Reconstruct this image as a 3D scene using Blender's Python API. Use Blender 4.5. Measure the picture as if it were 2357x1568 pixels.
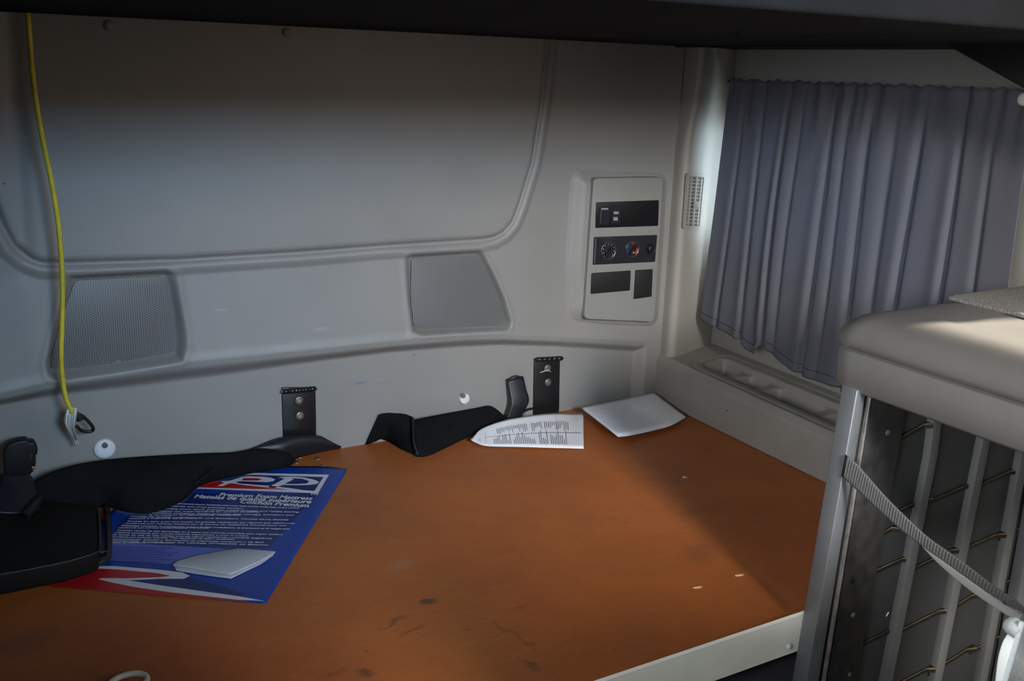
import bpy, bmesh, math, random
import numpy as np
from mathutils import Vector, Matrix
random.seed(3)
for o in list(bpy.data.objects): bpy.data.objects.remove(o)
scene = bpy.context.scene
COL = scene.collection

# ------------------------------------------------------------------ camera
BT = 0.75                                    # height of the bunk board above the cab floor
CAM = np.array([0.0, -2.0856, BT + 0.88])
FPX = 2268.857
R = np.array([[0.86546686, 0.10657874, -0.48949779],
              [-0.49999449, 0.24459635, -0.83076961],
              [0.03118699, 0.96374976, 0.26497882]])
cd = bpy.data.cameras.new('camera'); cam = bpy.data.objects.new('camera', cd); COL.objects.link(cam)
cam.matrix_world = Matrix.Translation(Vector(CAM)) @ Matrix([list(map(float, r)) for r in R]).to_4x4()
cd.sensor_width = 36.0; cd.lens = FPX / 2357 * 36; cd.clip_start = 0.02
scene.camera = cam
scene.view_settings.view_transform = 'Standard'; scene.view_settings.look = 'None'
scene.view_settings.gamma = 1.0; scene.view_settings.exposure = -0.08
scene.view_settings.use_curve_mapping = False

# ------------------------------------------------------------------ light
w = bpy.data.worlds.new('world'); scene.world = w; w.use_nodes = True
bg = w.node_tree.nodes['Background']; bg.inputs[0].default_value = (0.55, 0.75, 1.0, 1); bg.inputs[1].default_value = 0.5

def area(name, loc, target, sx, sy, power, col):
    l = bpy.data.lights.new(name, 'AREA'); l.shape = 'RECTANGLE'; l.size = sx; l.size_y = sy; l.energy = power; l.color = col
    o = bpy.data.objects.new(name, l); COL.objects.link(o); o.location = loc
    o.rotation_euler = (Vector(target) - Vector(loc)).to_track_quat('-Z', 'Y').to_euler()
    return o
area('windshield_daylight', (0.66, -3.66, 2.21), (1.50, -0.55, 0.85), 0.40, 0.52, 12.0, (1.0, 0.96, 0.91)).data.spread = 0.95
area('windshield_sky', (0.34, -3.62, 2.14), (0.64, 0.0, 0.98), 0.4, 0.30, 3.4, (0.26, 0.60, 1.0)).data.spread = 0.7
area('driver_window_daylight', (-0.53, -2.05, 1.62), (1.45, -1.00, 0.80), 0.5, 0.5, 4.4, (0.92, 0.95, 1.0)).data.spread = 1.0
area('passenger_window_daylight', (2.0, -2.3, 1.75), (0.6, -0.7, 1.0), 0.7, 0.5, 8.5, (1.0, 0.84, 0.68))
area('side_window_daylight', (2.04, -0.42, 1.33), (1.7, -0.42, 1.28), 0.7, 0.32, 6.0, (0.66, 0.86, 1.0))
sl = bpy.data.lights.new('sun', 'SUN'); sl.energy = 24.0; sl.angle = 0.05; sl.color = (1.0, 0.92, 0.80)
so = bpy.data.objects.new('sun', sl); COL.objects.link(so)
so.rotation_euler = Vector((-0.55, 0.12, -0.55)).to_track_quat('-Z', 'Y').to_euler()

# ------------------------------------------------------------------ helpers
CX, CY = 1178.5, 784.0
def ray(px, py):
    v = np.array([px - CX, -(py - CY), -FPX]); return R @ v
def P(px, py, ax, val):
    """point of the plane <axis>=val seen at photograph position px, py"""
    d = ray(px, py); return CAM + d * ((val - CAM[ax]) / d[ax])
def PP(px, py, p0, n):
    d = ray(px, py); n = np.array(n, float)
    return CAM + d * (np.dot(np.array(p0) - CAM, n) / np.dot(d, n))

def mat(name, col, rough=0.6, metal=0.0, bump=0.0, bscale=400.0, var=0.0, vscale=6.0, spec=0.5, **kw):
    m = bpy.data.materials.new(name); m.use_nodes = True
    nt = m.node_tree; b = nt.nodes['Principled BSDF']
    b.inputs['Roughness'].default_value = rough; b.inputs['Metallic'].default_value = metal
    b.inputs['Base Color'].default_value = (*col, 1); b.inputs['Specular IOR Level'].default_value = spec
    tc = nt.nodes.new('ShaderNodeTexCoord')
    if bump:
        n = nt.nodes.new('ShaderNodeTexNoise'); n.inputs['Scale'].default_value = bscale; n.inputs['Detail'].default_value = 2
        bp = nt.nodes.new('ShaderNodeBump'); bp.inputs['Strength'].default_value = bump; bp.inputs['Distance'].default_value = 0.002
        nt.links.new(tc.outputs['Object'], n.inputs['Vector']); nt.links.new(n.outputs['Fac'], bp.inputs['Height'])
        nt.links.new(bp.outputs['Normal'], b.inputs['Normal'])
    if var:
        n = nt.nodes.new('ShaderNodeTexNoise'); n.inputs['Scale'].default_value = vscale; n.inputs['Detail'].default_value = 6
        mr = nt.nodes.new('ShaderNodeMapRange'); mr.inputs[3].default_value = 1 - var; mr.inputs[4].default_value = 1 + var
        mr.inputs[1].default_value = 0.3; mr.inputs[2].default_value = 0.7
        mx = nt.nodes.new('ShaderNodeVectorMath'); mx.operation = 'SCALE'; mx.inputs[0].default_value = col
        nt.links.new(tc.outputs['Object'], n.inputs['Vector']); nt.links.new(n.outputs['Fac'], mr.inputs[0])
        nt.links.new(mr.outputs[0], mx.inputs['Scale']); nt.links.new(mx.outputs[0], b.inputs['Base Color'])
    return m

M = {}
M['wall'] = mat('beige_grey_trim', (0.235, 0.226, 0.21), 0.45, bump=0.25, bscale=700, var=0.05, vscale=5)
M['trim'] = mat('beige_grey_pillar', (0.27, 0.253, 0.222), 0.5, bump=0.15, bscale=700, var=0.05, vscale=5)
M['cab'] = mat('cab_lining', (0.12, 0.115, 0.105), 0.8)
M['tray'] = mat('grey_brown_tray', (0.25, 0.235, 0.21), 0.55, bump=0.3, bscale=600, var=0.08, vscale=8)
M['ventdark'] = mat('vent_shadow_plastic', (0.07, 0.065, 0.055), 0.6)
M['grille'] = None
M['bezel'] = mat('control_bezel', (0.22, 0.22, 0.20), 0.5, bump=0.1, bscale=600)
M['black'] = mat('black_plastic', (0.007, 0.0075, 0.008), 0.45, spec=.3)
M['blank'] = mat('dark_blank', (0.013, 0.013, 0.013), 0.6, spec=.3)
M['mark'] = mat('switch_marking', (0.25, 0.25, 0.25), 0.6)
M['redmark2'] = mat('dark_red_mark', (0.20, 0.02, 0.015), 0.4)
M['bluemark2'] = mat('dark_blue_mark', (0.015, 0.04, 0.13), 0.4)
M['gloss'] = mat('glossy_black', (0.02, 0.02, 0.024), 0.12)
M['metal_black'] = mat('black_painted_steel', (0.007, 0.007, 0.008), 0.38, bump=0.1, bscale=200)
M['bolt'] = mat('zinc_bolt', (0.45, 0.43, 0.38), 0.3, 0.9)
M['dull'] = mat('dull_bolt', (0.16, 0.155, 0.14), 0.45, 0.7)
M['brass'] = mat('brass_bolt', (0.60, 0.50, 0.28), 0.3, 0.9)
M['button'] = mat('pale_plastic', (0.62, 0.66, 0.68), 0.4)
M['fabric'] = mat('black_fabric', (0.008, 0.008, 0.009), 0.9, bump=0.5, bscale=1500, var=0.2, vscale=30, spec=0.08)
M['vinyl'] = mat('black_webbing', (0.010, 0.011, 0.015), 0.42, bump=0.2, bscale=900)
M['bag'] = mat('dark_brown_bag', (0.010, 0.0085, 0.007), 0.7, bump=0.4, bscale=500, spec=0.12)
M['paper'] = mat('white_paper', (0.74, 0.74, 0.76), 0.8, bump=0.2, bscale=60)
M['paper_grey'] = mat('grey_folded_paper', (0.42, 0.43, 0.46), 0.6, bump=0.2, bscale=60)
M['ink'] = mat('dark_ink', (0.10, 0.10, 0.12), 0.8)
M['blue'] = mat('blue_film', (0.004, 0.04, 0.27), 0.38, bump=0.3, bscale=14)
M['blue_dark'] = mat('navy_film', (0.004, 0.018, 0.13), 0.38)
M['red'] = mat('red_print', (0.42, 0.010, 0.012), 0.4)
M['white'] = mat('white_print', (0.62, 0.62, 0.66), 0.45)
M['lav'] = mat('lavender_print', (0.10, 0.13, 0.42), 0.45)
M['lav_text'] = mat('violet_text', (0.035, 0.05, 0.26), 0.5)
M['yellow'] = mat('yellow_cord', (0.62, 0.50, 0.035), 0.45, bump=0.3, bscale=500, var=0.15, vscale=40)
M['tag'] = mat('white_tag', (0.62, 0.62, 0.60), 0.7)
M['rail'] = mat('cream_painted_rail', (0.82, 0.82, 0.71), 0.35, var=0.06, vscale=10)
M['lid'] = mat('grey_lid_plastic', (0.125, 0.118, 0.108), 0.34, bump=0.15, bscale=500, var=0.06, vscale=12)
M['mat'] = mat('speckled_rubber_mat', (0.17, 0.16, 0.145), 0.95, bump=1.0, bscale=420, var=0.5, vscale=330)
M['alu'] = mat('aluminium', (0.19, 0.195, 0.20), 0.4, 0.5, var=0.08, vscale=20)
M['alu_edge'] = mat('worn_edge', (0.20, 0.18, 0.165), 0.4, 0.4, var=0.3, vscale=60)
M['dark_plate'] = mat('scuffed_black_plate', (0.022, 0.021, 0.020), 0.45, bump=0.3, bscale=60, var=0.5, vscale=40)
M['panel'] = mat('dark_grey_panel', (0.036, 0.038, 0.038), 0.4, var=0.15, vscale=8)
M['bar'] = mat('grey_bar', (0.15, 0.15, 0.145), 0.45, 0.2, var=0.1, vscale=15)
M['ledge_shadow'] = mat('shadowed_ledge', (0.010, 0.009, 0.007), 0.5)  # near-black colour stands in for the shadow line along each ledge
M['shelf_edge'] = mat('lit_ledge_edge', (0.16, 0.115, 0.055), 0.45, var=0.5, vscale=50)  # gold colour paints in the light caught on the ledge edges
M['strap'] = mat('grey_webbing', (0.10, 0.098, 0.09), 0.8, bump=0.4, bscale=900)
M['strap_pale'] = mat('pale_webbing', (0.36, 0.35, 0.32), 0.8, bump=0.4, bscale=900)
M['seat'] = mat('grey_seat_vinyl', (0.22, 0.22, 0.20), 0.6, bump=0.2, bscale=300, var=0.1, vscale=10)
M['whitep'] = mat('white_gloss_plastic', (0.66, 0.66, 0.62), 0.3)
M['ceil'] = mat('black_headliner', (0.015, 0.0155, 0.017), 0.9, bump=0.4, bscale=900, var=0.15, vscale=10, spec=0.1)
M['floor'] = mat('dark_floor_mat', (0.03, 0.03, 0.032), 0.8, bump=0.4, bscale=200)
M['base'] = mat('dark_bunk_base', (0.05, 0.05, 0.06), 0.7, bump=0.3, bscale=100)
M['crumb'] = mat('pale_wood_chip', (0.70, 0.45, 0.25), 0.7)
M['fluff'] = mat('white_fluff', (0.75, 0.75, 0.75), 0.8)
M['steelrod'] = mat('curtain_rod', (0.05, 0.05, 0.05), 0.4, 0.8)
M['redmark'] = mat('red_mark', (0.55, 0.03, 0.02), 0.4)
M['bluemark'] = mat('blue_mark', (0.03, 0.10, 0.42), 0.4)

def grille_mat():
    m = mat('perforated_grille', (0.20, 0.205, 0.20), 0.5); nt = m.node_tree; b = nt.nodes['Principled BSDF']
    tc = nt.nodes.new('ShaderNodeTexCoord'); sx = nt.nodes.new('ShaderNodeSeparateXYZ'); nt.links.new(tc.outputs['Object'], sx.inputs[0])
    def mth(op, a, b_=None):
        n = nt.nodes.new('ShaderNodeMath'); n.operation = op
        for i, v in enumerate((a, b_)):
            if v is None: continue
            if isinstance(v, (int, float)): n.inputs[i].default_value = v
            else: nt.links.new(v, n.inputs[i])
        return n.outputs[0]
    k = 2 * math.pi / 0.0044
    a1 = mth('COSINE', mth('MULTIPLY', sx.outputs[0], k))
    xs = mth('ADD', mth('MULTIPLY', sx.outputs[0], 0.5 * k), mth('MULTIPLY', sx.outputs[2], 0.866 * k))
    xd = mth('SUBTRACT', mth('MULTIPLY', sx.outputs[0], 0.5 * k), mth('MULTIPLY', sx.outputs[2], 0.866 * k))
    s = mth('ADD', a1, mth('ADD', mth('COSINE', xs), mth('COSINE', xd)))
    mr = nt.nodes.new('ShaderNodeMapRange'); mr.inputs[1].default_value = 0.4; mr.inputs[2].default_value = 1.4
    nt.links.new(s, mr.inputs[0])
    mx = nt.nodes.new('ShaderNodeMix'); mx.data_type = 'RGBA'
    mx.inputs['A'].default_value = (0.155, 0.155, 0.15, 1); mx.inputs['B'].default_value = (0.04, 0.04, 0.04, 1)
    nt.links.new(mr.outputs[0], mx.inputs['Factor']); nt.links.new(mx.outputs['Result'], b.inputs['Base Color'])
    return m
M['grille'] = grille_mat()

def curtain_mat():
    m = mat('blue_grey_curtain_cloth', (0.085, 0.092, 0.118), 0.9, spec=0.1); nt = m.node_tree; b = nt.nodes['Principled BSDF']
    tc = nt.nodes.new('ShaderNodeTexCoord'); mp = nt.nodes.new('ShaderNodeMapping'); mp.inputs['Scale'].default_value = (1, 60, 900)
    n = nt.nodes.new('ShaderNodeTexNoise'); n.inputs['Scale'].default_value = 1.0; n.inputs['Detail'].default_value = 3
    nt.links.new(tc.outputs['Object'], mp.inputs[0]); nt.links.new(mp.outputs[0], n.inputs['Vector'])
    mx = nt.nodes.new('ShaderNodeMix'); mx.data_type = 'RGBA'
    mx.inputs['A'].default_value = (0.135, 0.138, 0.158, 1); mx.inputs['B'].default_value = (0.20, 0.204, 0.232, 1)
    nt.links.new(n.outputs['Fac'], mx.inputs['Factor']); nt.links.new(mx.outputs['Result'], b.inputs['Base Color'])
    bp = nt.nodes.new('ShaderNodeBump'); bp.inputs['Strength'].default_value = 0.25; bp.inputs['Distance'].default_value = 0.001
    nt.links.new(n.outputs['Fac'], bp.inputs['Height']); nt.links.new(bp.outputs['Normal'], b.inputs['Normal'])
    tr = nt.nodes.new('ShaderNodeBsdfTranslucent'); tr.inputs[0].default_value = (0.16, 0.19, 0.25, 1)
    ad = nt.nodes.new('ShaderNodeMixShader'); ad.inputs[0].default_value = 0.35
    out = nt.nodes['Material Output']
    nt.links.new(b.outputs[0], ad.inputs[1]); nt.links.new(tr.outputs[0], ad.inputs[2]); nt.links.new(ad.outputs[0], out.inputs[0])
    return m
M['curtain'] = curtain_mat()

def board_mat():
    m = mat('brown_hardboard', (0.26, 0.10, 0.03), 0.42, spec=0.4); nt = m.node_tree; b = nt.nodes['Principled BSDF']
    tc = nt.nodes.new('ShaderNodeTexCoord')
    def noise(scale, det, lo, hi, a, c, prev, stretch=(1, 1, 1), fac=1.0):
        mp = nt.nodes.new('ShaderNodeMapping'); mp.inputs['Scale'].default_value = stretch
        n = nt.nodes.new('ShaderNodeTexNoise'); n.inputs['Scale'].default_value = scale; n.inputs['Detail'].default_value = det
        nt.links.new(tc.outputs['Object'], mp.inputs[0]); nt.links.new(mp.outputs[0], n.inputs['Vector'])
        mr = nt.nodes.new('ShaderNodeMapRange'); mr.inputs[1].default_value = lo; mr.inputs[2].default_value = hi; mr.inputs[4].default_value = fac
        nt.links.new(n.outputs['Fac'], mr.inputs[0])
        mx = nt.nodes.new('ShaderNodeMix'); mx.data_type = 'RGBA'
        if prev is None: mx.inputs['A'].default_value = (*a, 1)
        else: nt.links.new(prev, mx.inputs['A'])
        mx.inputs['B'].default_value = (*c, 1)
        nt.links.new(mr.outputs[0], mx.inputs['Factor']); return mx.outputs['Result']
    c = noise(5, 4, 0.35, 0.7, (0.39, 0.108, 0.021), (0.31, 0.088, 0.020), None)
    c = noise(90, 3, 0.45, 0.75, None, (0.43, 0.14, 0.032), c, (0.4, 2.2, 1), 0.5)
    def spot(x, y, rx, ry, col, prev, ang=0.0, fac=0.75, wob=0.010):
        """a stain of its own shape: noisy ellipse"""
        geo = nt.nodes.new('ShaderNodeTexCoord')
        n = nt.nodes.new('ShaderNodeTexNoise'); n.inputs['Scale'].default_value = 45; n.inputs['Detail'].default_value = 3
        nt.links.new(geo.outputs['Object'], n.inputs['Vector'])
        sub = nt.nodes.new('ShaderNodeVectorMath'); sub.operation = 'MULTIPLY_ADD'
        sub.inputs[1].default_value = (wob * 4, wob * 4, 0); nt.links.new(n.outputs['Color'], sub.inputs[0]); nt.links.new(geo.outputs['Object'], sub.inputs[2])
        mp = nt.nodes.new('ShaderNodeMapping'); mp.vector_type = 'TEXTURE'
        mp.inputs['Location'].default_value = (x + wob * 2, y + wob * 2, BT); mp.inputs['Rotation'].default_value = (0, 0, ang); mp.inputs['Scale'].default_value = (rx, ry, 1)
        nt.links.new(sub.outputs[0], mp.inputs[0])
        ln = nt.nodes.new('ShaderNodeVectorMath'); ln.operation = 'LENGTH'; nt.links.new(mp.outputs[0], ln.inputs[0])
        mr = nt.nodes.new('ShaderNodeMapRange'); mr.inputs[1].default_value = 1.15; mr.inputs[2].default_value = 0.4; mr.inputs[4].default_value = fac
        nt.links.new(ln.outputs['Value'], mr.inputs[0])
        mx = nt.nodes.new('ShaderNodeMix'); mx.data_type = 'RGBA'; nt.links.new(prev, mx.inputs['A']); mx.inputs['B'].default_value = (*col, 1)
        nt.links.new(mr.outputs[0], mx.inputs['Factor']); return mx.outputs['Result']
    dk = (0.075, 0.035, 0.022)
    for (px, py, rx, ry, a, f) in [(992, 1385, .020, .014, 0, .85), (905, 1432, .035, .006, .35, .6), (950, 1450, .03, .005, .2, .55),
            (840, 1550, .016, .012, 0, .7), (770, 1550, .03, .006, 0, .4), (836, 1500, .006, .008, 0, .6), (1075, 1452, .008, .006, 0, .5),
            (1180, 1460, .004, .075, .25, .5), (1218, 1530, .008, .02, .1, .6), (1195, 1398, .022, .006, 0, .35), (1610, 1275, .05, .035, .5, .3),
            (1590, 1180, .035, .018, 0, .22), (1560, 1110, .02, .012, 0, .2), (60, 1480, .05, .04, 0, .3), (925, 1300, .03, .02, 0, -.0)]:
        q = P(px, py, 2, BT)
        c = spot(q[0], q[1], rx, ry, dk, c, a, f)
    for (px, py, rx, ry, a, f) in [(925, 1300, .03, .02, 0, .25), (905, 1245, .015, .012, 0, .2), (1420, 1200, .18, .0012, .28, .35)]:
        q = P(px, py, 2, BT); c = spot(q[0], q[1], rx, ry, (0.42, 0.26, 0.17), c, a, f, .002)
    nt.links.new(c, b.inputs['Base Color'])
    n = nt.nodes.new('ShaderNodeTexNoise'); n.inputs['Scale'].default_value = 12; n.inputs['Detail'].default_value = 4
    mr = nt.nodes.new('ShaderNodeMapRange'); mr.inputs[3].default_value = 0.36; mr.inputs[4].default_value = 0.62
    nt.links.new(tc.outputs['Object'], n.inputs['Vector']); nt.links.new(n.outputs['Fac'], mr.inputs[0]); nt.links.new(mr.outputs[0], b.inputs['Roughness'])
    return m
M['board'] = board_mat()
gm = mat('window_glass', (1, 1, 1), 0.05); gm.node_tree.nodes['Principled BSDF'].inputs['Transmission Weight'].default_value = 1.0
gm.node_tree.nodes['Principled BSDF'].inputs['IOR'].default_value = 1.02
M['glass'] = gm

def link(name, me, m, parent=None, smooth=False):
    o = bpy.data.objects.new(name, me); COL.objects.link(o)
    if m is not None and not me.materials:
        for k in (m if isinstance(m, (list, tuple)) else [m]): me.materials.append(k)
    if parent: o.parent = parent
    if smooth:
        for p in me.polygons: p.use_smooth = True
    return o
def from_py(name, vs, fs, m, parent=None, smooth=False):
    me = bpy.data.meshes.new(name); me.from_pydata([tuple(map(float, v)) for v in vs], [], [tuple(map(int, f)) for f in fs]); me.update()
    return link(name, me, m, parent, smooth)
def recalc(o):
    bm = bmesh.new(); bm.from_mesh(o.data); bmesh.ops.recalc_face_normals(bm, faces=bm.faces); bm.to_mesh(o.data); bm.free()
def bevel(o, wd, seg=3, ang=0.6):
    md = o.modifiers.new('bevel', 'BEVEL'); md.width = wd; md.segments = seg; md.limit_method = 'ANGLE'; md.angle_limit = ang
    for p in o.data.polygons: p.use_smooth = True
    return o
def tag(o, label, cat, group=None):
    o['label'] = label; o['category'] = cat
    if group: o['group'] = group
    return o
def struct(o): o['kind'] = 'structure'; return o
def thing(name, loc, label, cat, group=None):
    e = bpy.data.objects.new(name, None); COL.objects.link(e); e.location = tuple(map(float, loc)); e.empty_display_size = 0.05
    return tag(e, label, cat, group)
def fix(root):
    """children were built in world space: keep them there"""
    bpy.context.view_layer.update()
    for ch in root.children:
        ch.matrix_parent_inverse = root.matrix_world.inverted()
def box(name, lo, hi, m, parent=None, bv=0.0, seg=2):
    x0, y0, z0 = lo; x1, y1, z1 = hi
    vs = [(x0, y0, z0), (x1, y0, z0), (x1, y1, z0), (x0, y1, z0), (x0, y0, z1), (x1, y0, z1), (x1, y1, z1), (x0, y1, z1)]
    fs = [(3, 2, 1, 0), (4, 5, 6, 7), (0, 1, 5, 4), (1, 2, 6, 5), (2, 3, 7, 6), (3, 0, 4, 7)]
    o = from_py(name, vs, fs, m, parent)
    if bv: bevel(o, bv, seg)
    return o
def prism(name, pts, off, m, parent=None, bv=0.0, seg=2):
    """closed outline (3D points) pushed along vector off"""
    n = len(pts); off = np.array(off, float); pts = [np.array(p, float) for p in pts]
    vs = pts + [p + off for p in pts]
    fs = [tuple(range(n)), tuple(range(2 * n - 1, n - 1, -1))] + [(i, i + n, (i + 1) % n + n, (i + 1) % n) for i in range(n)]
    o = from_py(name, vs, fs, m, parent); recalc(o)
    if bv: bevel(o, bv, seg)
    return o
def rounded(pts, r, n=5):
    """round the corners of a closed 2D or 3D outline"""
    out = []; pts = [np.array(p, float) for p in pts]; N = len(pts)
    for i in range(N):
        a, b, c = pts[i - 1], pts[i], pts[(i + 1) % N]
        u = a - b; v = c - b; lu, lv = np.linalg.norm(u), np.linalg.norm(v); rr = min(r, lu * .45, lv * .45)
        p, q = b + u / lu * rr, b + v / lv * rr
        for k in range(n + 1):
            t = k / n; out.append((1 - t) ** 2 * p + 2 * t * (1 - t) * b + t * t * q)
    return out
def spline(pts, n):
    """Catmull-Rom through points, n steps per span"""
    pts = [np.array(p, float) for p in pts]; out = []
    q = [2 * pts[0] - pts[1]] + pts + [2 * pts[-1] - pts[-2]]
    for i in range(1, len(q) - 2):
        for k in range(n):
            t = k / n; p0, p1, p2, p3 = q[i - 1], q[i], q[i + 1], q[i + 2]
            out.append(0.5 * (2 * p1 + (p2 - p0) * t + (2 * p0 - 5 * p1 + 4 * p2 - p3) * t * t + (3 * p1 - p0 - 3 * p2 + p3) * t ** 3))
    out.append(pts[-1]); return out
def resample(pts, n):
    pts = [np.array(p, float) for p in spline(pts, 8)]
    d = np.cumsum([0] + [np.linalg.norm(pts[i + 1] - pts[i]) for i in range(len(pts) - 1)]); A = np.array(pts)
    t = np.linspace(0, d[-1], n); return np.stack([np.interp(t, d, A[:, k]) for k in range(A.shape[1])], 1)
def tube(name, pts, r, m, parent=None, seg=10, closed=False):
    pts = [np.array(p, float) for p in pts]; n = len(pts); vs = []; fs = []; up = np.array([.3, .2, .93])
    rr = r if hasattr(r, '__len__') else [r] * n
    for i, p in enumerate(pts):
        if closed: t = pts[(i + 1) % n] - pts[i - 1]
        else: t = pts[min(i + 1, n - 1)] - pts[max(i - 1, 0)]
        t /= np.linalg.norm(t) + 1e-9; a = np.cross(t, up)
        if np.linalg.norm(a) < .05: a = np.cross(t, [1, 0, 0])
        a /= np.linalg.norm(a); b = np.cross(t, a); up = np.cross(a, t)
        for k in range(seg):
            th = 2 * math.pi * k / seg; vs.append(p + rr[i] * (math.cos(th) * a + math.sin(th) * b))
    for i in range(n if closed else n - 1):
        j = (i + 1) % n
        for k in range(seg):
            k2 = (k + 1) % seg; fs.append((i * seg + k, i * seg + k2, j * seg + k2, j * seg + k))
    if not closed: fs += [tuple(range(seg)), tuple(range(n * seg - 1, (n - 1) * seg - 1, -1))]
    o = from_py(name, vs, fs, m, parent, True); recalc(o); return o
def lathe(name, prof, origin, axis, m, parent=None, seg=28):
    """prof: (radius, distance along axis)"""
    ax = Vector(axis).normalized(); a = ax.orthogonal().normalized(); b = ax.cross(a); o = Vector(tuple(map(float, origin))); vs = []; fs = []
    for (r, h) in prof:
        for k in range(seg):
            th = 2 * math.pi * k / seg; vs.append(o + ax * h + (a * math.cos(th) + b * math.sin(th)) * r)
    for i in range(len(prof) - 1):
        for k in range(seg):
            k2 = (k + 1) % seg; fs.append((i * seg + k, i * seg + k2, (i + 1) * seg + k2, (i + 1) * seg + k))
    fs += [tuple(range(seg)), tuple(range(len(prof) * seg - 1, (len(prof) - 1) * seg - 1, -1))]
    ob = from_py(name, vs, fs, m, parent, True); recalc(ob)
    md = ob.modifiers.new('edge', 'EDGE_SPLIT'); md.split_angle = 0.9
    return ob
def sheet(name, rows, m, parent=None, thick=0.0, offset=0.0):
    """rows: array [i][j] of points; a grid surface given thickness"""
    A = np.array(rows, float); n, k = A.shape[:2]
    fs = [(i * k + j, i * k + j + 1, (i + 1) * k + j + 1, (i + 1) * k + j) for i in range(n - 1) for j in range(k - 1)]
    o = from_py(name, A.reshape(-1, 3), fs, m, parent, True)
    if thick:
        md = o.modifiers.new('thick', 'SOLIDIFY'); md.thickness = thick; md.offset = offset
    return o
def loft(name, top, bot, m, parent=None, n=60, k=14, bulge=0.02, bdir=(0, -1, 0.4), thick=0.003, wr=0.0, seed=0):
    T = resample(top, n); B = resample(bot, n); rnd = np.random.RandomState(seed); ph = rnd.rand(6) * 6
    bd = np.array(bdir, float); bd /= np.linalg.norm(bd); rows = []
    for i in range(n):
        row = []
        for j in range(k):
            t = j / (k - 1); p = T[i] * (1 - t) + B[i] * t
            u = i / (n - 1)
            h = bulge * math.sin(math.pi * t) ** 0.8 * (0.35 + 0.65 * math.sin(math.pi * min(max(u, .02), .98)) ** .5)
            h += wr * math.sin(math.pi * t) * (math.sin(9 * u + 4 * t + ph[0]) + .6 * math.sin(21 * u - 7 * t + ph[1]) + .4 * math.sin(37 * u + 11 * t + ph[2]))
            row.append(p + bd * h)
        rows.append(row)
    return sheet(name, rows, m, parent, thick, 0.0)

def sd_poly(X, Z, poly):
    """signed distance (negative inside) of grid points to polygon"""
    poly = np.array(poly, float); d = np.full(X.shape, 1e9); inside = np.zeros(X.shape, bool)
    n = len(poly)
    for i in range(n):
        a = poly[i]; b = poly[(i + 1) % n]; e = b - a; wx = X - a[0]; wz = Z - a[1]
        t = np.clip((wx * e[0] + wz * e[1]) / (e @ e + 1e-12), 0, 1)
        d = np.minimum(d, (wx - e[0] * t) ** 2 + (wz - e[1] * t) ** 2)
        c1 = a[1] <= Z; c2 = b[1] > Z; cr = e[0] * wz - e[1] * wx
        inside ^= ((c1 & c2 & (cr > 0)) | (~c1 & ~c2 & (cr < 0)))
    d = np.sqrt(d); return np.where(inside, -d, d)
def sst(a, b, x):
    t = np.clip((x - a) / (b - a), 0, 1); return t * t * (3 - 2 * t)

# ------------------------------------------------------------------ shell
BAND = -0.025                                   # y of the wall face above the ledge
def bw(px, py, y=BAND): q = P(px, py, 1, y); return (q[0], q[2])
XW0, XW1, ZW0, ZW1 = -0.45, 1.70, 0.40, 1.78
xs = np.concatenate([np.arange(XW0, 0.02, 0.012), np.arange(0.02, XW1 + .001, 0.0026)])
zs = np.concatenate([np.arange(ZW0, 0.74, 0.02), np.arange(0.74, ZW1, 0.0026)])
GX, GZ = np.meshgrid(xs, zs)
# ledge line: lower and upper edge of the underside
lo_pts = [bw(*p, 0) for p in [(0, 935), (138, 911), (316, 891), (514, 866), (700, 838), (900, 813), (1061, 801), (1150, 796), (1275, 799), (1380, 806), (1470, 812)]]
up_pts = [bw(*p, BAND) for p in [(0, 911), (138, 880), (423, 840), (700, 812), (900, 790), (1061, 776), (1150, 775), (1275, 783), (1380, 789), (1470, 795)]]
def line(pts, x):
    A = np.array(pts); return np.interp(x, A[:, 0], A[:, 1])
LO = line(lo_pts, GX); UP = line(up_pts, GX)
rec_r = 0.5 * (bw(1455, 850, 0)[0] + bw(1490, 850, BAND)[0])
a_up = sst(0, 1, (GZ - LO) / np.maximum(UP - LO, .006))
a_rt = sst(bw(1452, 860, 0)[0], bw(1486, 860, BAND)[0], GX)
D = -BAND * np.maximum(a_up, a_rt)
D += 0.016 * (a_up - a_rt).clip(0, 1) * (1 - np.clip((GZ - UP) / np.maximum(1.222 - UP, .01), 0, 1)) * sst(1.42, 1.15, GX)
# soft roll just above the ledge
D += 0.004 * np.exp(-((GZ - UP - 0.012) / 0.010) ** 2) * (1 - a_rt)
# upper raised panel and its double bead
pan_px = [(1262, -60), (1254, 106), (1244, 218), (1221, 371), (1191, 470), (1176, 508), (1158, 529), (1138, 540), (1110, 545), (900, 558), (700, 573), (411, 590),
          (138, 598), (100, 597), (79, 590), (55, 573), (40, 560), (16, 515), (0, 475), (-30, 400), (-60, 200), (-70, -60)]
pan = [bw(*p, BAND - .008) for p in pan_px]
s = sd_poly(GX, GZ, pan)
prof_s = np.array([-1, -0.006, 0.000, 0.006, 0.011, 0.016, 0.023, 0.030, 0.040, 1])
prof_d = np.array([0.011, 0.011, 0.009, 0.001, 0.000, 0.005, 0.0075, 0.0055, 0.0, 0.0])
D += np.interp(s, prof_s, prof_d)
# faint vertical roll near the left corner and overall bow
xl = bw(45, 350)[0]
D += -0.006 * np.exp(-((GX - xl - 0.012 * np.sin(GZ * 4)) / 0.018) ** 2) * sst(1.18, 1.3, GZ)
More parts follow.
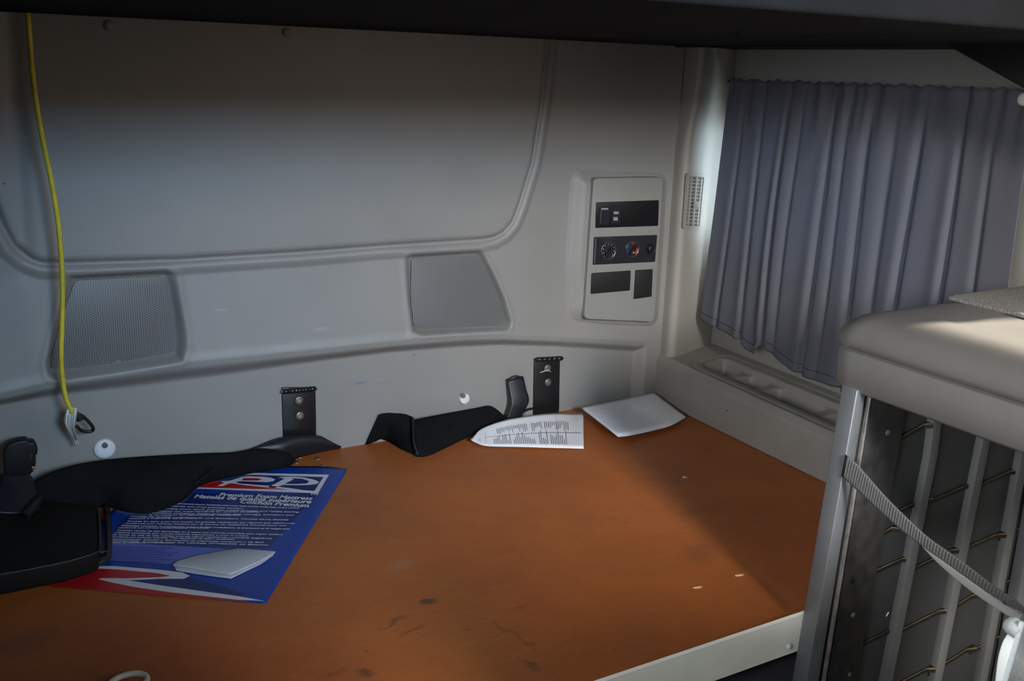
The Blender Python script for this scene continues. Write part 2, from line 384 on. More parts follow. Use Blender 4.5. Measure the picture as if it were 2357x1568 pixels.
# speaker recesses
spL_in = [(174, 648), (380, 638), (390, 675), (398, 717), (403, 760), (402, 812), (138, 852), (119, 848), (121, 820), (138, 753), (154, 701)]
spL_out = [(158, 632), (380, 618), (405, 630), (417, 700), (428, 770), (428, 800), (415, 830), (250, 858), (130, 874), (108, 862), (101, 835), (115, 780), (134, 709), (150, 646)]
spR_in = [(950, 598), (1098, 589), (1107, 595), (1130, 640), (1150, 690), (1164, 742), (1158, 752), (965, 758), (955, 750), (948, 680)]
spR_out = [(930, 590), (945, 583), (1100, 574), (1112, 580), (1140, 640), (1160, 690), (1172, 738), (1168, 752), (1158, 757), (962, 769), (942, 762), (935, 700)]
for i_, o_ in ((spL_in, spL_out), (spR_in, spR_out)):
    pi = [bw(*p, BAND + .004) for p in i_]; po = [bw(*p, BAND) for p in o_]
    si = sd_poly(GX, GZ, pi); so_ = sd_poly(GX, GZ, po)
    t = np.clip(si / np.maximum(si - so_, 1e-4), 0, 1); t = np.where(si < 0, 0, np.where(so_ > 0, 1, t))
    t = t * t * (3 - 2 * t)
    D = D * t + 0.009 * (1 - t)
    D += 0.002 * np.exp(-((so_ - 0.004) / 0.006) ** 2)
# housing under the control panel: gentle bulge with a wide left bevel
ho_px = [(1318, 398), (1345, 392), (1525, 400), (1535, 412), (1510, 745), (1500, 750), (1400, 745), (1330, 738), (1308, 725), (1303, 640), (1308, 520), (1312, 410)]
so_ = sd_poly(GX, GZ, rounded([bw(*p) for p in [(1318, 394), (1534, 400), (1512, 750), (1400, 746), (1312, 736), (1303, 620)]], .035, 6))
D += 0.016 * sst(0.004, -0.035, so_) + 0.003 * sst(0.003, -0.003, so_)
def wall_marks():
    m = M['wall']; nt = m.node_tree; b = nt.nodes['Principled BSDF']; prev = b.inputs['Base Color'].links[0].from_socket
    tc = nt.nodes.new('ShaderNodeTexCoord'); n = nt.nodes.new('ShaderNodeTexNoise'); n.inputs['Scale'].default_value = 260
    mp0 = nt.nodes.new('ShaderNodeMapping'); mp0.inputs['Scale'].default_value = (.2, 1, 2); nt.links.new(tc.outputs['Object'], mp0.inputs[0]); nt.links.new(mp0.outputs[0], n.inputs['Vector'])
    for (px, py, rx, rz, col, f) in ((828, 882, .026, .004, (.06, .13, .22), 1.3), (880, 881, .035, .002, (.10, .15, .22), .8), (953, 817, .0025, .004, (.12, .06, .03), 1.8), (8, 421, .004, .003, (.04, .04, .04), 1.8), (735, 755, .03, .006, (.42, .43, .45), .5), (508, 712, .02, .003, (.42, .43, .45), .5)):
        x, z = bw(px, py, 0 if py > 800 else BAND)
        mp = nt.nodes.new('ShaderNodeMapping'); mp.vector_type = 'TEXTURE'; mp.inputs['Location'].default_value = (x, 0, z); mp.inputs['Scale'].default_value = (rx, 10, rz)
        nt.links.new(tc.outputs['Object'], mp.inputs[0]); ln = nt.nodes.new('ShaderNodeVectorMath'); ln.operation = 'LENGTH'; nt.links.new(mp.outputs[0], ln.inputs[0])
        mr = nt.nodes.new('ShaderNodeMapRange'); mr.inputs[1].default_value = 1.0; mr.inputs[2].default_value = 0.2; mr.inputs[4].default_value = f; nt.links.new(ln.outputs['Value'], mr.inputs[0])
        mu = nt.nodes.new('ShaderNodeMath'); mu.operation = 'MULTIPLY'; mu.use_clamp = True; nt.links.new(mr.outputs[0], mu.inputs[0]); nt.links.new(n.outputs['Fac'], mu.inputs[1])
        mx = nt.nodes.new('ShaderNodeMix'); mx.data_type = 'RGBA'; nt.links.new(prev, mx.inputs['A']); mx.inputs['B'].default_value = (*col, 1); nt.links.new(mu.outputs[0], mx.inputs['Factor']); prev = mx.outputs['Result']
    nt.links.new(prev, b.inputs['Base Color'])
wall_marks()
n0, n1 = GX.shape
V = np.stack([GX, -D, GZ], -1).reshape(-1, 3)
idx = np.arange(n0 * n1).reshape(n0, n1)
F = np.stack([idx[:-1, :-1], idx[:-1, 1:], idx[1:, 1:], idx[1:, :-1]], -1).reshape(-1, 4)
me = bpy.data.meshes.new('wall_back')
me.vertices.add(len(V)); me.vertices.foreach_set('co', V.astype(np.float32).ravel())
me.loops.add(F.size); me.loops.foreach_set('vertex_index', F.astype(np.int32).ravel())
me.polygons.add(len(F)); me.polygons.foreach_set('loop_start', np.arange(0, F.size, 4, dtype=np.int32)); me.polygons.foreach_set('loop_total', np.full(len(F), 4, np.int32))
me.update(calc_edges=True); me.polygons.foreach_set('use_smooth', np.ones(len(F), bool))
struct(link('wall_back', me, M['wall']))
def wall_y(x, z):
    i = min(np.searchsorted(zs, z), n0 - 1); j = min(np.searchsorted(xs, x), n1 - 1); return -D[i, j]
# rear wall behind (lower bunk bay and high roof part)
struct(box('wall_rear', (-0.6, 0.0, 1.775), (2.0, 0.06, 2.95), M['trim']))
struct(box('wall_outer', (-0.6, 0.045, 0.0), (2.0, 0.085, 2.95), M['trim']))
struct(box('floor', (-0.6, -3.7, -0.05), (2.1, 0.08, 0.0), M['floor']))
struct(box('ceiling', (-0.6, -3.7, 2.95), (2.1, 0.08, 3.0), M['cab']))

# pillar between back wall and side wall
pil = [(1.693, 0.04), (1.693, -0.048), (1.697, -0.058), (1.706, -0.064), (1.716, -0.064), (1.905, 0.004), (1.905, 0.04)]
def pillar():
    zz = [0.70, 1.0, 1.45, 1.50, 1.56, 1.62, 1.78]; vs = []; fs = []
    flare = [0, 0, 0, .003, .010, .014, .014]
    for z, f in zip(zz, flare):
        for i, (x, y) in enumerate(pil):
            vs.append((x + (f * 1.6 if 0 < i < 5 else 0), y - (f * 0.2 if 1 < i < 5 else 0), z))
    n = len(pil)
    for k in range(len(zz) - 1):
        for i in range(n):
            j = (i + 1) % n; fs.append((k * n + i, k * n + j, (k + 1) * n + j, (k + 1) * n + i))
    fs.append(tuple(range(n))); fs.append(tuple(range(len(vs) - 1, len(vs) - n - 1, -1)))
    o = from_py('trim_1', vs, fs, M['trim']); recalc(o); bevel(o, 0.006, 3, 0.3); return o
struct(pillar())
# side wall with window opening
XS = 1.905
def wall_hole(name, axis, v0, v1, a0, a1, z0, z1, holes, m):
    """slab with rectangular holes; a = the other horizontal axis"""
    ys = sorted({a0, a1, *[h[0] for h in holes], *[h[1] for h in holes]}); zz = sorted({z0, z1, *[h[2] for h in holes], *[h[3] for h in holes]})
    bm = bmesh.new()
    for i in range(len(ys) - 1):
        for j in range(len(zz) - 1):
            cy, cz = (ys[i] + ys[i + 1]) / 2, (zz[j] + zz[j + 1]) / 2
            if any(h[0] < cy < h[1] and h[2] < cz < h[3] for h in holes): continue
            c8 = []
            for vv in (v0, v1):
                for (a, z) in ((ys[i], zz[j]), (ys[i + 1], zz[j]), (ys[i + 1], zz[j + 1]), (ys[i], zz[j + 1])):
                    c8.append(bm.verts.new((vv, a, z) if axis == 0 else (a, vv, z)))
            for f in ((0, 1, 2, 3), (7, 6, 5, 4), (0, 4, 5, 1), (1, 5, 6, 2), (2, 6, 7, 3), (3, 7, 4, 0)): bm.faces.new([c8[k] for k in f])
    bmesh.ops.remove_doubles(bm, verts=bm.verts, dist=1e-5); 
    seen = {}
    for f in list(bm.faces):
        k = tuple(sorted(v.index for v in f.verts))
    bmesh.ops.recalc_face_normals(bm, faces=bm.faces)
    me = bpy.data.meshes.new(name); bm.to_mesh(me); bm.free(); return struct(link(name, me, m))
wall_hole('wall_right', 0, XS, XS + 0.06, -3.7, 0.08, 0.0, 2.95, [(-0.78, -0.03, 1.20, 1.49), (-2.75, -1.285, 1.50, 1.98)], M['trim'])
wall_hole('wall_left', 0, -0.5, -0.44, -3.7, 0.08, 0.0, 2.95, [(-2.75, -1.67, 1.35, 2.05)], M['cab'])
wall_hole('wall_front', 1, -3.6, -3.54, -0.6, 2.1, 0.0, 2.95, [(-0.05, 1.35, 1.55, 2.85)], M['cab'])
struct(box('window_1', (XS + .02, -0.78, 1.20), (XS + .026, -0.03, 1.49), M['glass']))

# ------------------------------------------------------------------ upper bunk (black underside above the wall)
ub = thing('upper_bunk', (0.7, -0.5, 1.703), 'black padded underside of the upper bunk above the back wall', 'upper bunk')
box('underside', (-0.44, -1.25, 1.712), (1.650, 0.0, 1.90), M['ceil'], ub, 0.01, 3)
# quilted strips with seams running across
seams = [-0.44, 1.300, 1.658]
for a, b in zip(seams[:-1], seams[1:]):
    o = box('padded_panel', (a + .002, -1.25, 1.701), (b - .002, -0.004, 1.73), M['ceil'], ub, 0.008, 4)
fix(ub)
co = thing('corner_pad', (1.78, -0.4, 1.70), 'black padded corner piece above the pillar and the curtain', 'pad')
def seam_px(px): return [P(px, 104, 2, 1.702), P(px - 10, 0, 2, 1.702)]
pad = [(1.665, -0.004), (1.90, -0.004), (1.90, -0.80), (1.665, -0.80)]
prism('pad', [(x, y, 1.700) for x, y in pad], (0, 0, .08), M['ceil'], co, 0.008, 4)
q0 = P(1701, 105, 2, 1.7005); q1 = P(1694, 40, 2, 1.7005); k_ = (-0.78 - q0[1]) / (q1[1] - q0[1]); q1 = q0 + (q1 - q0) * min(1, k_)
sp_ = tube('seam_piping', [q0 + (q1 - q0) * .12, (q0 + q1) / 2, q1], 0.0025, M['ceil'], ub, 8); sp_.matrix_parent_inverse = ub.matrix_world.inverted()
s0 = [np.array([1.668, -0.30 - .08 * k, 1.700 - (0.0015)]) for k in range(8)]
tube('seam_piping', [(1.671, -.02 - .09 * k, 1.7005) for k in range(9)], 0.003, M['ceil'], co)
fix(co)
# overhead compartment hanging lower towards the front, on the side wall
ov = thing('overhead_compartment', (1.8, -1.1, 1.6), 'dark overhead compartment slanting down above the right end of curtain', 'compartment')
prism('body', [(1.665, y, z) for y, z in [(-0.80, 1.709), (-1.00, 1.622), (-1.24, 1.575), (-1.24, 1.95), (-0.80, 1.95)]], (.235, 0, 0), M['ceil'], ov, 0.006, 3)
prism('door_panel', [(1.658, y, z) for y, z in [(-1.12, 1.90), (-1.12, 1.63), (-1.23, 1.60), (-1.23, 1.90)]], (.01, 0, 0), M['ceil'], ov, 0.004, 3)
fix(ov)

# ------------------------------------------------------------------ bunk board and rail
brd = prism('bunk_board', [(-0.43, 0.012, BT), (1.690, 0.012, BT), (1.683, -0.30, BT), (1.672, -0.74, BT), (1.665, -1.066, BT), (-0.43, -1.066, BT)], (0, 0, -0.018), M['board'])
tag(brd, 'brown stained hardboard bunk base filling the lower half of the picture', 'bunk board')
bb = box('bunk_base_box', (-0.40, -1.00, 0.0), (1.64, -0.06, 0.73), M['base']); tag(bb, 'dark box below the bunk board, under the cream rail', 'bunk base')
rl = thing('bunk_rail', (0.6, -1.075, 0.7), 'cream painted metal rail along the front edge of the brown board', 'rail')
RY = -1.072
def rail_z(px, py): return P(px, py, 1, RY - .004)[2]
rt = 0.774; rb = P(1700, 1557, 1, RY - .004)[2]; rb = P(1862, 1492, 1, RY - .004)[2]; mid = rb + (rt - rb) * 0.32
rx = P(1873, 1430, 1, RY - .004)[0]
prism('rail_face', [(-0.43, y, z) for y, z in [(RY, rt - .0), (RY - .004, rt - .003), (RY - .004, mid + .002), (RY - .0015, mid), (RY - .0015, rb), (RY + .014, rb), (RY + .014, rb + .003), (RY + .002, rb + .003), (RY + .002, rt - .003)]],
      (rx + 0.43, 0, 0), M['rail'], rl)
box('end_cap', (rx, RY - .002, rb), (rx + .012, RY + .01, rt - .002), M['alu'], rl)
q = P(1815, 1488, 1, RY - .004); lathe('rail_bolt', [(.005, 0), (.005, .002), (.003, .004)], q, (0, -1, 0), M['whitep'], rl)
fix(rl)

# ------------------------------------------------------------------ side tray
def side_tray():
    e = thing('side_organizer', (1.78, -0.45, 0.75), 'grey-brown moulded storage tray between the board and the curtain', 'tray')
    ax = np.arange(1.683, 1.906, 0.003); ay = np.arange(-1.02, 0.0, 0.003); X, Y = np.meshgrid(ax, ay)
    H = 0.880 + 0.018 * (Y + 0.06) - 0.0
    # x of inboard edge moves in slightly to the front
    H = H + 0.0
    e_in = sst(0.0, 0.016, X - 1.683); H -= 0.014 * (1 - e_in) ** 2
    # outer lip of the tray
    lip = sd_poly(X, Y, rounded([(1.706, -0.985), (1.706, -0.135), (1.868, -0.100), (1.868, -0.985)], .03))
    H -= 0.0035 * np.exp(-(lip / .004) ** 2)
    cells = [[(1.735, -0.225), (1.735, -0.150), (1.838, -0.125), (1.838, -0.225)], [(1.735, -0.33), (1.735, -0.237), (1.838, -0.237), (1.838, -0.33)],
             [(1.735, -0.53), (1.735, -0.343), (1.838, -0.343), (1.838, -0.53)], [(1.735, -0.93), (1.735, -0.543), (1.838, -0.543), (1.838, -0.93)]]
    dep = np.zeros_like(H)
    for c in cells:
        d = sd_poly(X, Y, rounded(c, .028)); dep = np.maximum(dep, 0.060 * sst(0.0, -0.022, d))
    big = sd_poly(X, Y, rounded([(1.733, -0.935), (1.733, -0.148), (1.84, -0.122), (1.84, -0.935)], .03))
    dep = np.maximum(dep, 0.014 * sst(0.002, -0.010, big)); H -= dep
    n, k = X.shape; SX = X + 0.020 * (Y + 0.06) * (1.9 - X) / .22   # inboard face follows the board edge
    vs = np.stack([SX, Y, H], -1).reshape(-1, 3).tolist(); fs = [(i * k + j, i * k + j + 1, (i + 1) * k + j + 1, (i + 1) * k + j) for i in range(n - 1) for j in range(k - 1)]
    b0 = len(vs)
    for i in range(n): vs.append((SX[i, 0] - .001, Y[i, 0], 0.752)); vs.append((SX[i, 0] - .0005, Y[i, 0], 0.865 + .018 * (Y[i, 0] + .06) - 0.012))
    for i in range(n - 1): fs += [(i * k, (i + 1) * k, b0 + 2 * i + 3, b0 + 2 * i + 1), (b0 + 2 * i + 1, b0 + 2 * i + 3, b0 + 2 * i + 2, b0 + 2 * i)]
    b1 = len(vs)
    vs += [(SX[0, -1], Y[0, 0], .752), (SX[-1, -1], Y[-1, 0], .752)]
    fs.append(tuple([b0] + [b0 + 1] + list(range(0, k)) + [b1])[::1])
    fs.append(tuple([b0 + 2 * (n - 1)] + [b0 + 2 * n - 1] + list(range((n - 1) * k, n * k)) + [b1 + 1])[::-1])
    o = from_py('tray_body', vs, fs, M['tray'], e, True)
    for (px, py) in ((1675, 945), (1803, 1010)):
        q = P(px, py, 0, 1.679); lathe('screw', [(.0045, 0), (.0045, .002), (.002, .003)], (q[0] + .001, q[1], q[2]), (-1, 0, 0), M['blank'], e, 12)
    fix(e)
side_tray()

# ------------------------------------------------------------------ curtain
def curtain():
    e = thing('window_curtain', (1.8, -0.5, 0.95), 'dark blue-grey gathered cloth curtain hanging over the side window', 'curtain')
    hem = [(-0.06, .978), (-0.085, .974), (-0.12, .970), (-0.17, .965), (-0.21, .957), (-0.245, .938), (-0.275, .935), (-0.29, .962), (-0.33, .952), (-0.37, .936), (-0.42, .926), (-0.46, .922), (-0.52, .926), (-0.555, .926), (-0.59, .915), (-0.66, .915), (-1.0, .92)]
    hem = np.array(sorted(hem))
    n, k = 420, 90; rows = []
    creases = [(-0.130, .010, .008, 1), (-0.212, .010, .012, 1), (-0.298, .009, .024, 1), (-0.340, .012, .007, .5), (-0.435, .014, .015, 1), (-0.480, .012, .007, .5), (-0.55, .016, .013, 1),
               (-0.62, .018, .008, .7), (-0.682, .014, .013, 1), (-0.782, .012, .013, 1), (-0.86, .012, .007, .6)]
    for i in range(n):
        u = i / (n - 1); row = []
        for j in range(k):
            v = j / (k - 1)                                # 0 top .. 1 hem
            y0 = -0.078 - u * (0.925 - 0.078)
            y0 += 0.018 * (1 - u) * v - 0.035 * u * v ** 1.5 * (u > .0)
            zt = 1.624 + 0.0025 * math.sin(u * 160) + .0015 * math.sin(u * 71); zb = np.interp(y0, hem[:, 0], hem[:, 1]); z = zt + (zb - zt) * v
            x = 1.812 - 0.012 * v
            for (cy, wd, am, lo) in creases:
                yy = cy + 0.03 * (v - .5) * (cy + .45) + .006 * math.sin(v * 3 + cy * 20)
                t = (y0 - yy) / (wd * .62)
                g = am * (math.exp(-t * t) - 0.30 * math.exp(-((t - 2.3) / 2.2) ** 2) - .12 * math.exp(-((t + 2.6) / 2.5) ** 2))
                x += g * min(1, .25 + v * 1.6) * (1 - (1 - lo) * v)
            gth = max(0, 1 - v * 5.0)
            x += 0.0030 * gth * (math.sin(u * 120 + 3.3 * math.sin(u * 13)) + .7 * math.sin(u * 77 + 1)) + 0.0015 * max(0, 1 - v * 2.2) * math.sin(u * 80 + 4 * v)
            x += 0.003 * math.sin(v * 5 + u * 9) * v
            if abs(v - 0.045) < .012: x += .002
            row.append((x, y0, z))
        rows.append(row)
    sheet('cloth', rows, M['curtain'], e, 0.0016, 0)
    hp = [tuple(np.array(rows[i][-1]) + np.array([-.0005, 0, .004])) for i in range(0, n, 3)]
    tube('hem_stitching', hp, 0.0012, M['curtain'], e, 6)
    hp = [tuple(np.array(rows[i][-4]) + np.array([-.0014, 0, 0])) for i in range(0, n, 3)]
    tube('hem_stitching', hp, 0.0007, M['blank'], e, 5)
    fix(e)
    r = thing('curtain_rod', (1.83, -0.5, 1.627), 'thin dark curtain rod along the top edge of the curtain', 'rod')
    tube('rod', [(1.832, -0.05, 1.618), (1.832, -0.99, 1.618)], 0.0025, M['steelrod'], r)
    box('rod_hook', (1.800, -0.915, 1.612), (1.834, -0.905, 1.642), M['steelrod'], r, .002)
    fix(r)
curtain()
q = P(2360, 228, 0, 1.80); kb = lathe('curtain_button', [(.004, 0), (.012, .003), (.013, .008), (.009, .013), (.003, .015)], q, (-1, -.3, 0), M['whitep'])
tag(kb, 'white round knob at the right edge, upper corner of the curtain', 'knob')

# ------------------------------------------------------------------ vent on pillar
pn = np.array([-(0.068), -0.189, 0.0]); pn /= np.linalg.norm(pn); p0 = np.array([1.716, -0.064, 1.3])
pn = np.array([0.068, -0.189, 0]) / math.hypot(.068, .189)
PX_ = np.array([0.189, 0.068, 0]) / math.hypot(.068, .189)
def vent():
    TL, TR, BR, BL = [PP(px, py, p0, pn) for px, py in ((1582, 401), (1623, 403), (1611, 526), (1573, 524))]
    e = thing('air_vent', (TL + BR) / 2, 'small slotted beige air vent on the pillar left of the curtain', 'vent')
    def g(u, v, h=0): return (TL * (1 - u) + TR * u) * (1 - v) + (BL * (1 - u) + BR * u) * v + pn * h
    out = rounded([g(-.04, -.02), g(1.04, -.02), g(1.04, 1.02), g(-.04, 1.02)], .006)
    c = g(.5, .5); inn = [c + (p - c) * np.array([1, 1, 1]) for p in rounded([g(.1, .04), g(.9, .04), g(.9, .96), g(.1, .96)], .005)]
    n = len(out); vs = []; fs = []
    for h, ring in ((-.002, out), (.003, out), (.003, inn), (-.001, inn)): vs += [p + pn * h for p in ring]
    for k in range(3):
        for i in range(n): j = (i + 1) % n; fs.append((k * n + i, k * n + j, (k + 1) * n + j, (k + 1) * n + i))
    o = from_py('frame', vs, fs, M['trim'], e); recalc(o)
    prism('backing', [p + pn * .0006 for p in inn], -pn * .001, M['ventdark'], e)
    for k in range(3):
        u = .22 + .28 * k
        prism('fin', [g(u - .035, .05, .0005), g(u + .035, .05, .0005), g(u + .035, .95, .0005), g(u - .035, .95, .0005)], pn * .003, M['trim'], e)
    for k in range(13):
        v = .10 + k * .067
        prism('louvre', [g(.12, v - .009, .0005), g(.88, v - .009, .0005), g(.88, v + .009, .0005), g(.12, v + .009, .0005)], pn * .0015, M['trim'], e)
    prism('slider', [g(.42, .5, .002), g(.72, .5, .002), g(.72, .62, .002), g(.42, .62, .002)], pn * .004, M['bezel'], e, .0006)
    fix(e)
vent()

# ------------------------------------------------------------------ speaker grilles
def speaker(inner, label, notch=None):
    pts = [P(px, py, 1, BAND + .006) for px, py in inner]; cx = np.mean(pts, 0)
    pts = [cx + (p - cx) * 1.01 for p in pts]
    o = prism('speaker_grille', [(p[0], -0.0135, p[2]) for p in rounded(pts, .008)], (0, .003, 0), M['grille'], None, .001)
    tag(o, label, 'speaker', 'speaker grilles in the back wall')
spL_cut = [(174, 648), (380, 638), (390, 675), (398, 717), (403, 760), (402, 812), (345, 823), (280, 834), (274, 829), (262, 838), (138, 852), (119, 848), (121, 820), (138, 753), (154, 701)]
speaker(spL_cut, 'perforated grey speaker grille behind the yellow cord, with a frayed bottom edge')
speaker(spR_in, 'perforated grey speaker grille nearer the control panel, slanted right side')

# ------------------------------------------------------------------ control panel
CYP = BAND - 0.030
def cpz(px, py, y=None): return P(px, py, 1, CYP if y is None else y)
def control():
    e = thing('control_panel', cpz(1440, 570), 'beige control panel with black switches and heater knobs beside the pillar', 'control panel')
    fp = rounded([cpz(1367, 410), cpz(1528, 408), cpz(1507, 742), cpz(1345, 735)], .016)
    prism('faceplate', fp, (0, .03, 0), M['bezel'], e, .003, 3)
    def ins(name, pts, m, h=.002, r=.003, dp=.004):
        return prism(name, rounded([cpz(px, py, CYP - h) for px, py in pts], r, 3), (0, dp, 0), m, e, .0006, 2)
    sw = ins('switch_plate', [(1373, 466), (1517, 461), (1515, 520), (1371, 525)], M['black'])
    def sub(name, pts, m, h, par, r=.001, dp=.002):
        o = prism(name, rounded([cpz(px, py, CYP - h) for px, py in pts], r, 2), (0, dp, 0), m, par); return o
    sub('rocker_switch', [(1380, 476), (1402, 475), (1401, 517), (1379, 518)], M['gloss'], .0035, sw)
    sub('rocker_switch', [(1408, 474), (1428, 473), (1427, 513), (1407, 515)], M['gloss'], .004, sw)
    for (a, b, c, d) in ((1385, 479, 1400, 483), (1413, 487, 1424, 493), (1412, 500, 1422, 508)):
        sub('switch_mark', [(a, b), (c, b), (c, d), (a, d)], M['mark'], .0044, sw, .0003, .0004)
    sub('switch_mark', [(1384, 478), (1385, 478), (1382, 514), (1381, 514)], M['bolt'], .0042, sw, .0002, .0005)
    ht = ins('heater_plate', [(1368, 546), (1513, 541), (1508, 603), (1365, 610)], M['gloss'])
    sub('chrome_strip', [(1370, 550), (1373, 550), (1370, 606), (1367, 606)], M['bolt'], .0025, ht, .0004, .001)
    kn = [(1399, 577, 22), (1454, 573, 20), (1497, 573, 13)]
    for i, (kx, ky, kr) in enumerate(kn):
        c = cpz(kx, ky, CYP - .002); r = kr * .00103
        k = lathe('dial', [(r, 0), (r, .003), (r * .96, .004), (r * .92, .0035), (.3 * r, .0035)], c, (0, -1, 0), M['gloss'] if i < 2 else M['black'], ht)
        ring = tube('dial_rim', [c + np.array([r * math.cos(t), -.0035, r * math.sin(t)]) for t in np.linspace(0, 2 * math.pi, 30)[:-1]], .0006, M['bolt'] if i < 2 else M['blank'], ht, 6, True)
        if i < 2:
            a = .9
            d1 = np.array([math.cos(a), 0, math.sin(a)]); d2 = np.array([-math.sin(a), 0, math.cos(a)]); b_ = c + np.array([0, -.0035, 0])
            prism('pointer_knob', [b_ - d1 * r * .75 - d2 * .003, b_ + d1 * r * .75 - d2 * .0022, b_ + d1 * r * .75 + d2 * .0022, b_ - d1 * r * .75 + d2 * .003], (0, -.007, 0), M['black'], ht, .001)
        if i == 0:
            for t in np.linspace(-.7, 4.0, 9):
                q = c + np.array([r * .78 * math.cos(t), -.0036, r * .78 * math.sin(t)])
                lathe('dial_mark', [(.0011, 0), (.0011, .0005)], q, (0, -1, 0), M['white'], ht, 8)
        if i == 1:
            for (t0, t1, m) in ((-.9, .1, M['redmark']), (1.2, 1.9, M['redmark2']), (2.2, 3.0, M['bluemark2']), (3.1, 3.7, M['bluemark2'])):
                T = np.linspace(t0, t1, 8); rr = (.62, .86)
                pts = [c + np.array([r * rr[1] * math.cos(t), -.0042, r * rr[1] * math.sin(t)]) for t in T] + [c + np.array([r * rr[0] * math.cos(t), -.0042, r * rr[0] * math.sin(t)]) for t in T[::-1]]
                prism('dial_mark', pts, (0, .0008, 0), m, ht)
            prism('pointer_line', [c + np.array(v) for v in ((-.004, -.0108, -.008), (-.001, -.0108, -.006), (.001, -.0108, -.008), (-.001, -.0108, -.010))], (0, .0004, 0), M['white'], ht)
        else:
            if i == 2: lathe('push_button', [(r * .7, 0), (r * .7, .005), (r * .5, .007)], c, (0, -1, 0), M['black'], ht)
    bk = ins('blank_cover', [(1362, 629), (1452, 623), (1450, 669), (1360, 677)], M['blank'])
    bk = ins('blank_cover', [(1463, 622), (1503, 620), (1500, 683), (1459, 689)], M['blank'])
    ins('blank_rim', [(1456, 621), (1461, 621), (1457, 690), (1453, 672)], M['bezel'], .001)
    fix(e)
    bpy.context.view_layer.update()
    for s_ in (sw, ht):
        for ch in s_.children: ch.matrix_parent_inverse = Matrix.Identity(4)
control()

# ------------------------------------------------------------------ wall fittings
def hinge(px, knuckle_pts, bolts, label, brass):
    pts = [P(a, b, 1, -.006) for a, b in px]; e = thing('hinge_bracket', (np.mean(pts, 0)[0], -.003, BT), label, 'bracket', 'black hinge brackets on the lower back wall')
    prism('hinge_plate', [(p[0], -.005, p[2]) for p in pts], (0, .006, 0), M['metal_black'], e, .0015)
    a, b = [P(*k, 1, -.009) for k in knuckle_pts]
    n = 5
    for i in range(n):
        s0 = a + (b - a) * (i / n + .012); s1 = a + (b - a) * ((i + 1) / n - .012)
        tube('knuckle', [s0, s1], .0062, M['metal_black'], e, 14)
    tube('hinge_pin', [a - (b - a) * .04, b + (b - a) * .04], .0035, M['bolt' if not brass else 'metal_black'], e)
    for k, (bx, by) in enumerate(bolts):
        c = P(bx, by, 1, -.007)
        bo = lathe('bolt', [(.0105, 0), (.0105, .0015), (.009, .003), (.006, .0035)], c, (0, -1, 0), M['dull'], e)
        nt_ = lathe('hex_socket', [(.0045, .003), (.0045, .0042)], c, (0, -1, 0), M['brass'], e, 6)
    fix(e); return e
hinge([(649, 893), (727, 892), (729, 1015), (653, 1022)], [(650, 902), (726, 895)], [(688, 922), (690, 957)], 'black steel hinge in the middle of the wall above the blue sheet', False)
h2 = hinge([(1231, 826), (1290, 824), (1287, 985), (1228, 990)], [(1236, 828), (1293, 825)], [(1260, 848), (1261, 880)], 'black steel hinge nearest the two white papers', True)
q0 = P(1243, 858, 1, -.012); q1 = P(1262, 852, 1, -.012)
ct = tube('cable_tie', [q0, (q0 + q1) / 2 + np.array([0, -.003, .002]), q1, q1 + np.array([.008, 0, -.006])], .0011, M['button'], h2, 6)
ct.matrix_parent_inverse = h2.matrix_world.inverted()
def button(px, py, rx, label, sc):
    c = P(px, py, 1, -.004); r = rx * .00098
    e = thing('wall_button', c, label, 'button', 'pale round fasteners on the lower back wall')
    lathe('washer', [(r, -.004), (r * 1.0, 0), (r * .9, .0035), (r * .5, .005)], c, (0, -1, 0), M['button'], e)
    s_ = P(*sc, 1, -.009); lathe('stud', [(.0062, -.002), (.0062, .003), (.005, .005)], s_, (0, -1, 0), M['bolt'], e, 16)
    fix(e)
button(241, 1034, 22, 'pale round fastener with a grey stud below the white cord tag', (241, 1025))
button(1069, 918, 14.5, 'smaller pale round fastener between the hinges, above the folded black belt', (1066, 911))
for (px, py, lb) in ((251, 58, 'small round beige plug at wall top, nearer the yellow cord'), (660, 75, 'small round beige plug at top of wall, farther from the yellow cord')):
    c = P(px, py, 1, BAND - .011); o = lathe('wall_plug', [(.0095, -.001), (.0095, .002), (.007, .004), (.002, .0045)], c, (0, -1, 0), M['wall'], None, 20); tag(o, lb, 'plug', 'round plugs in the upper wall')

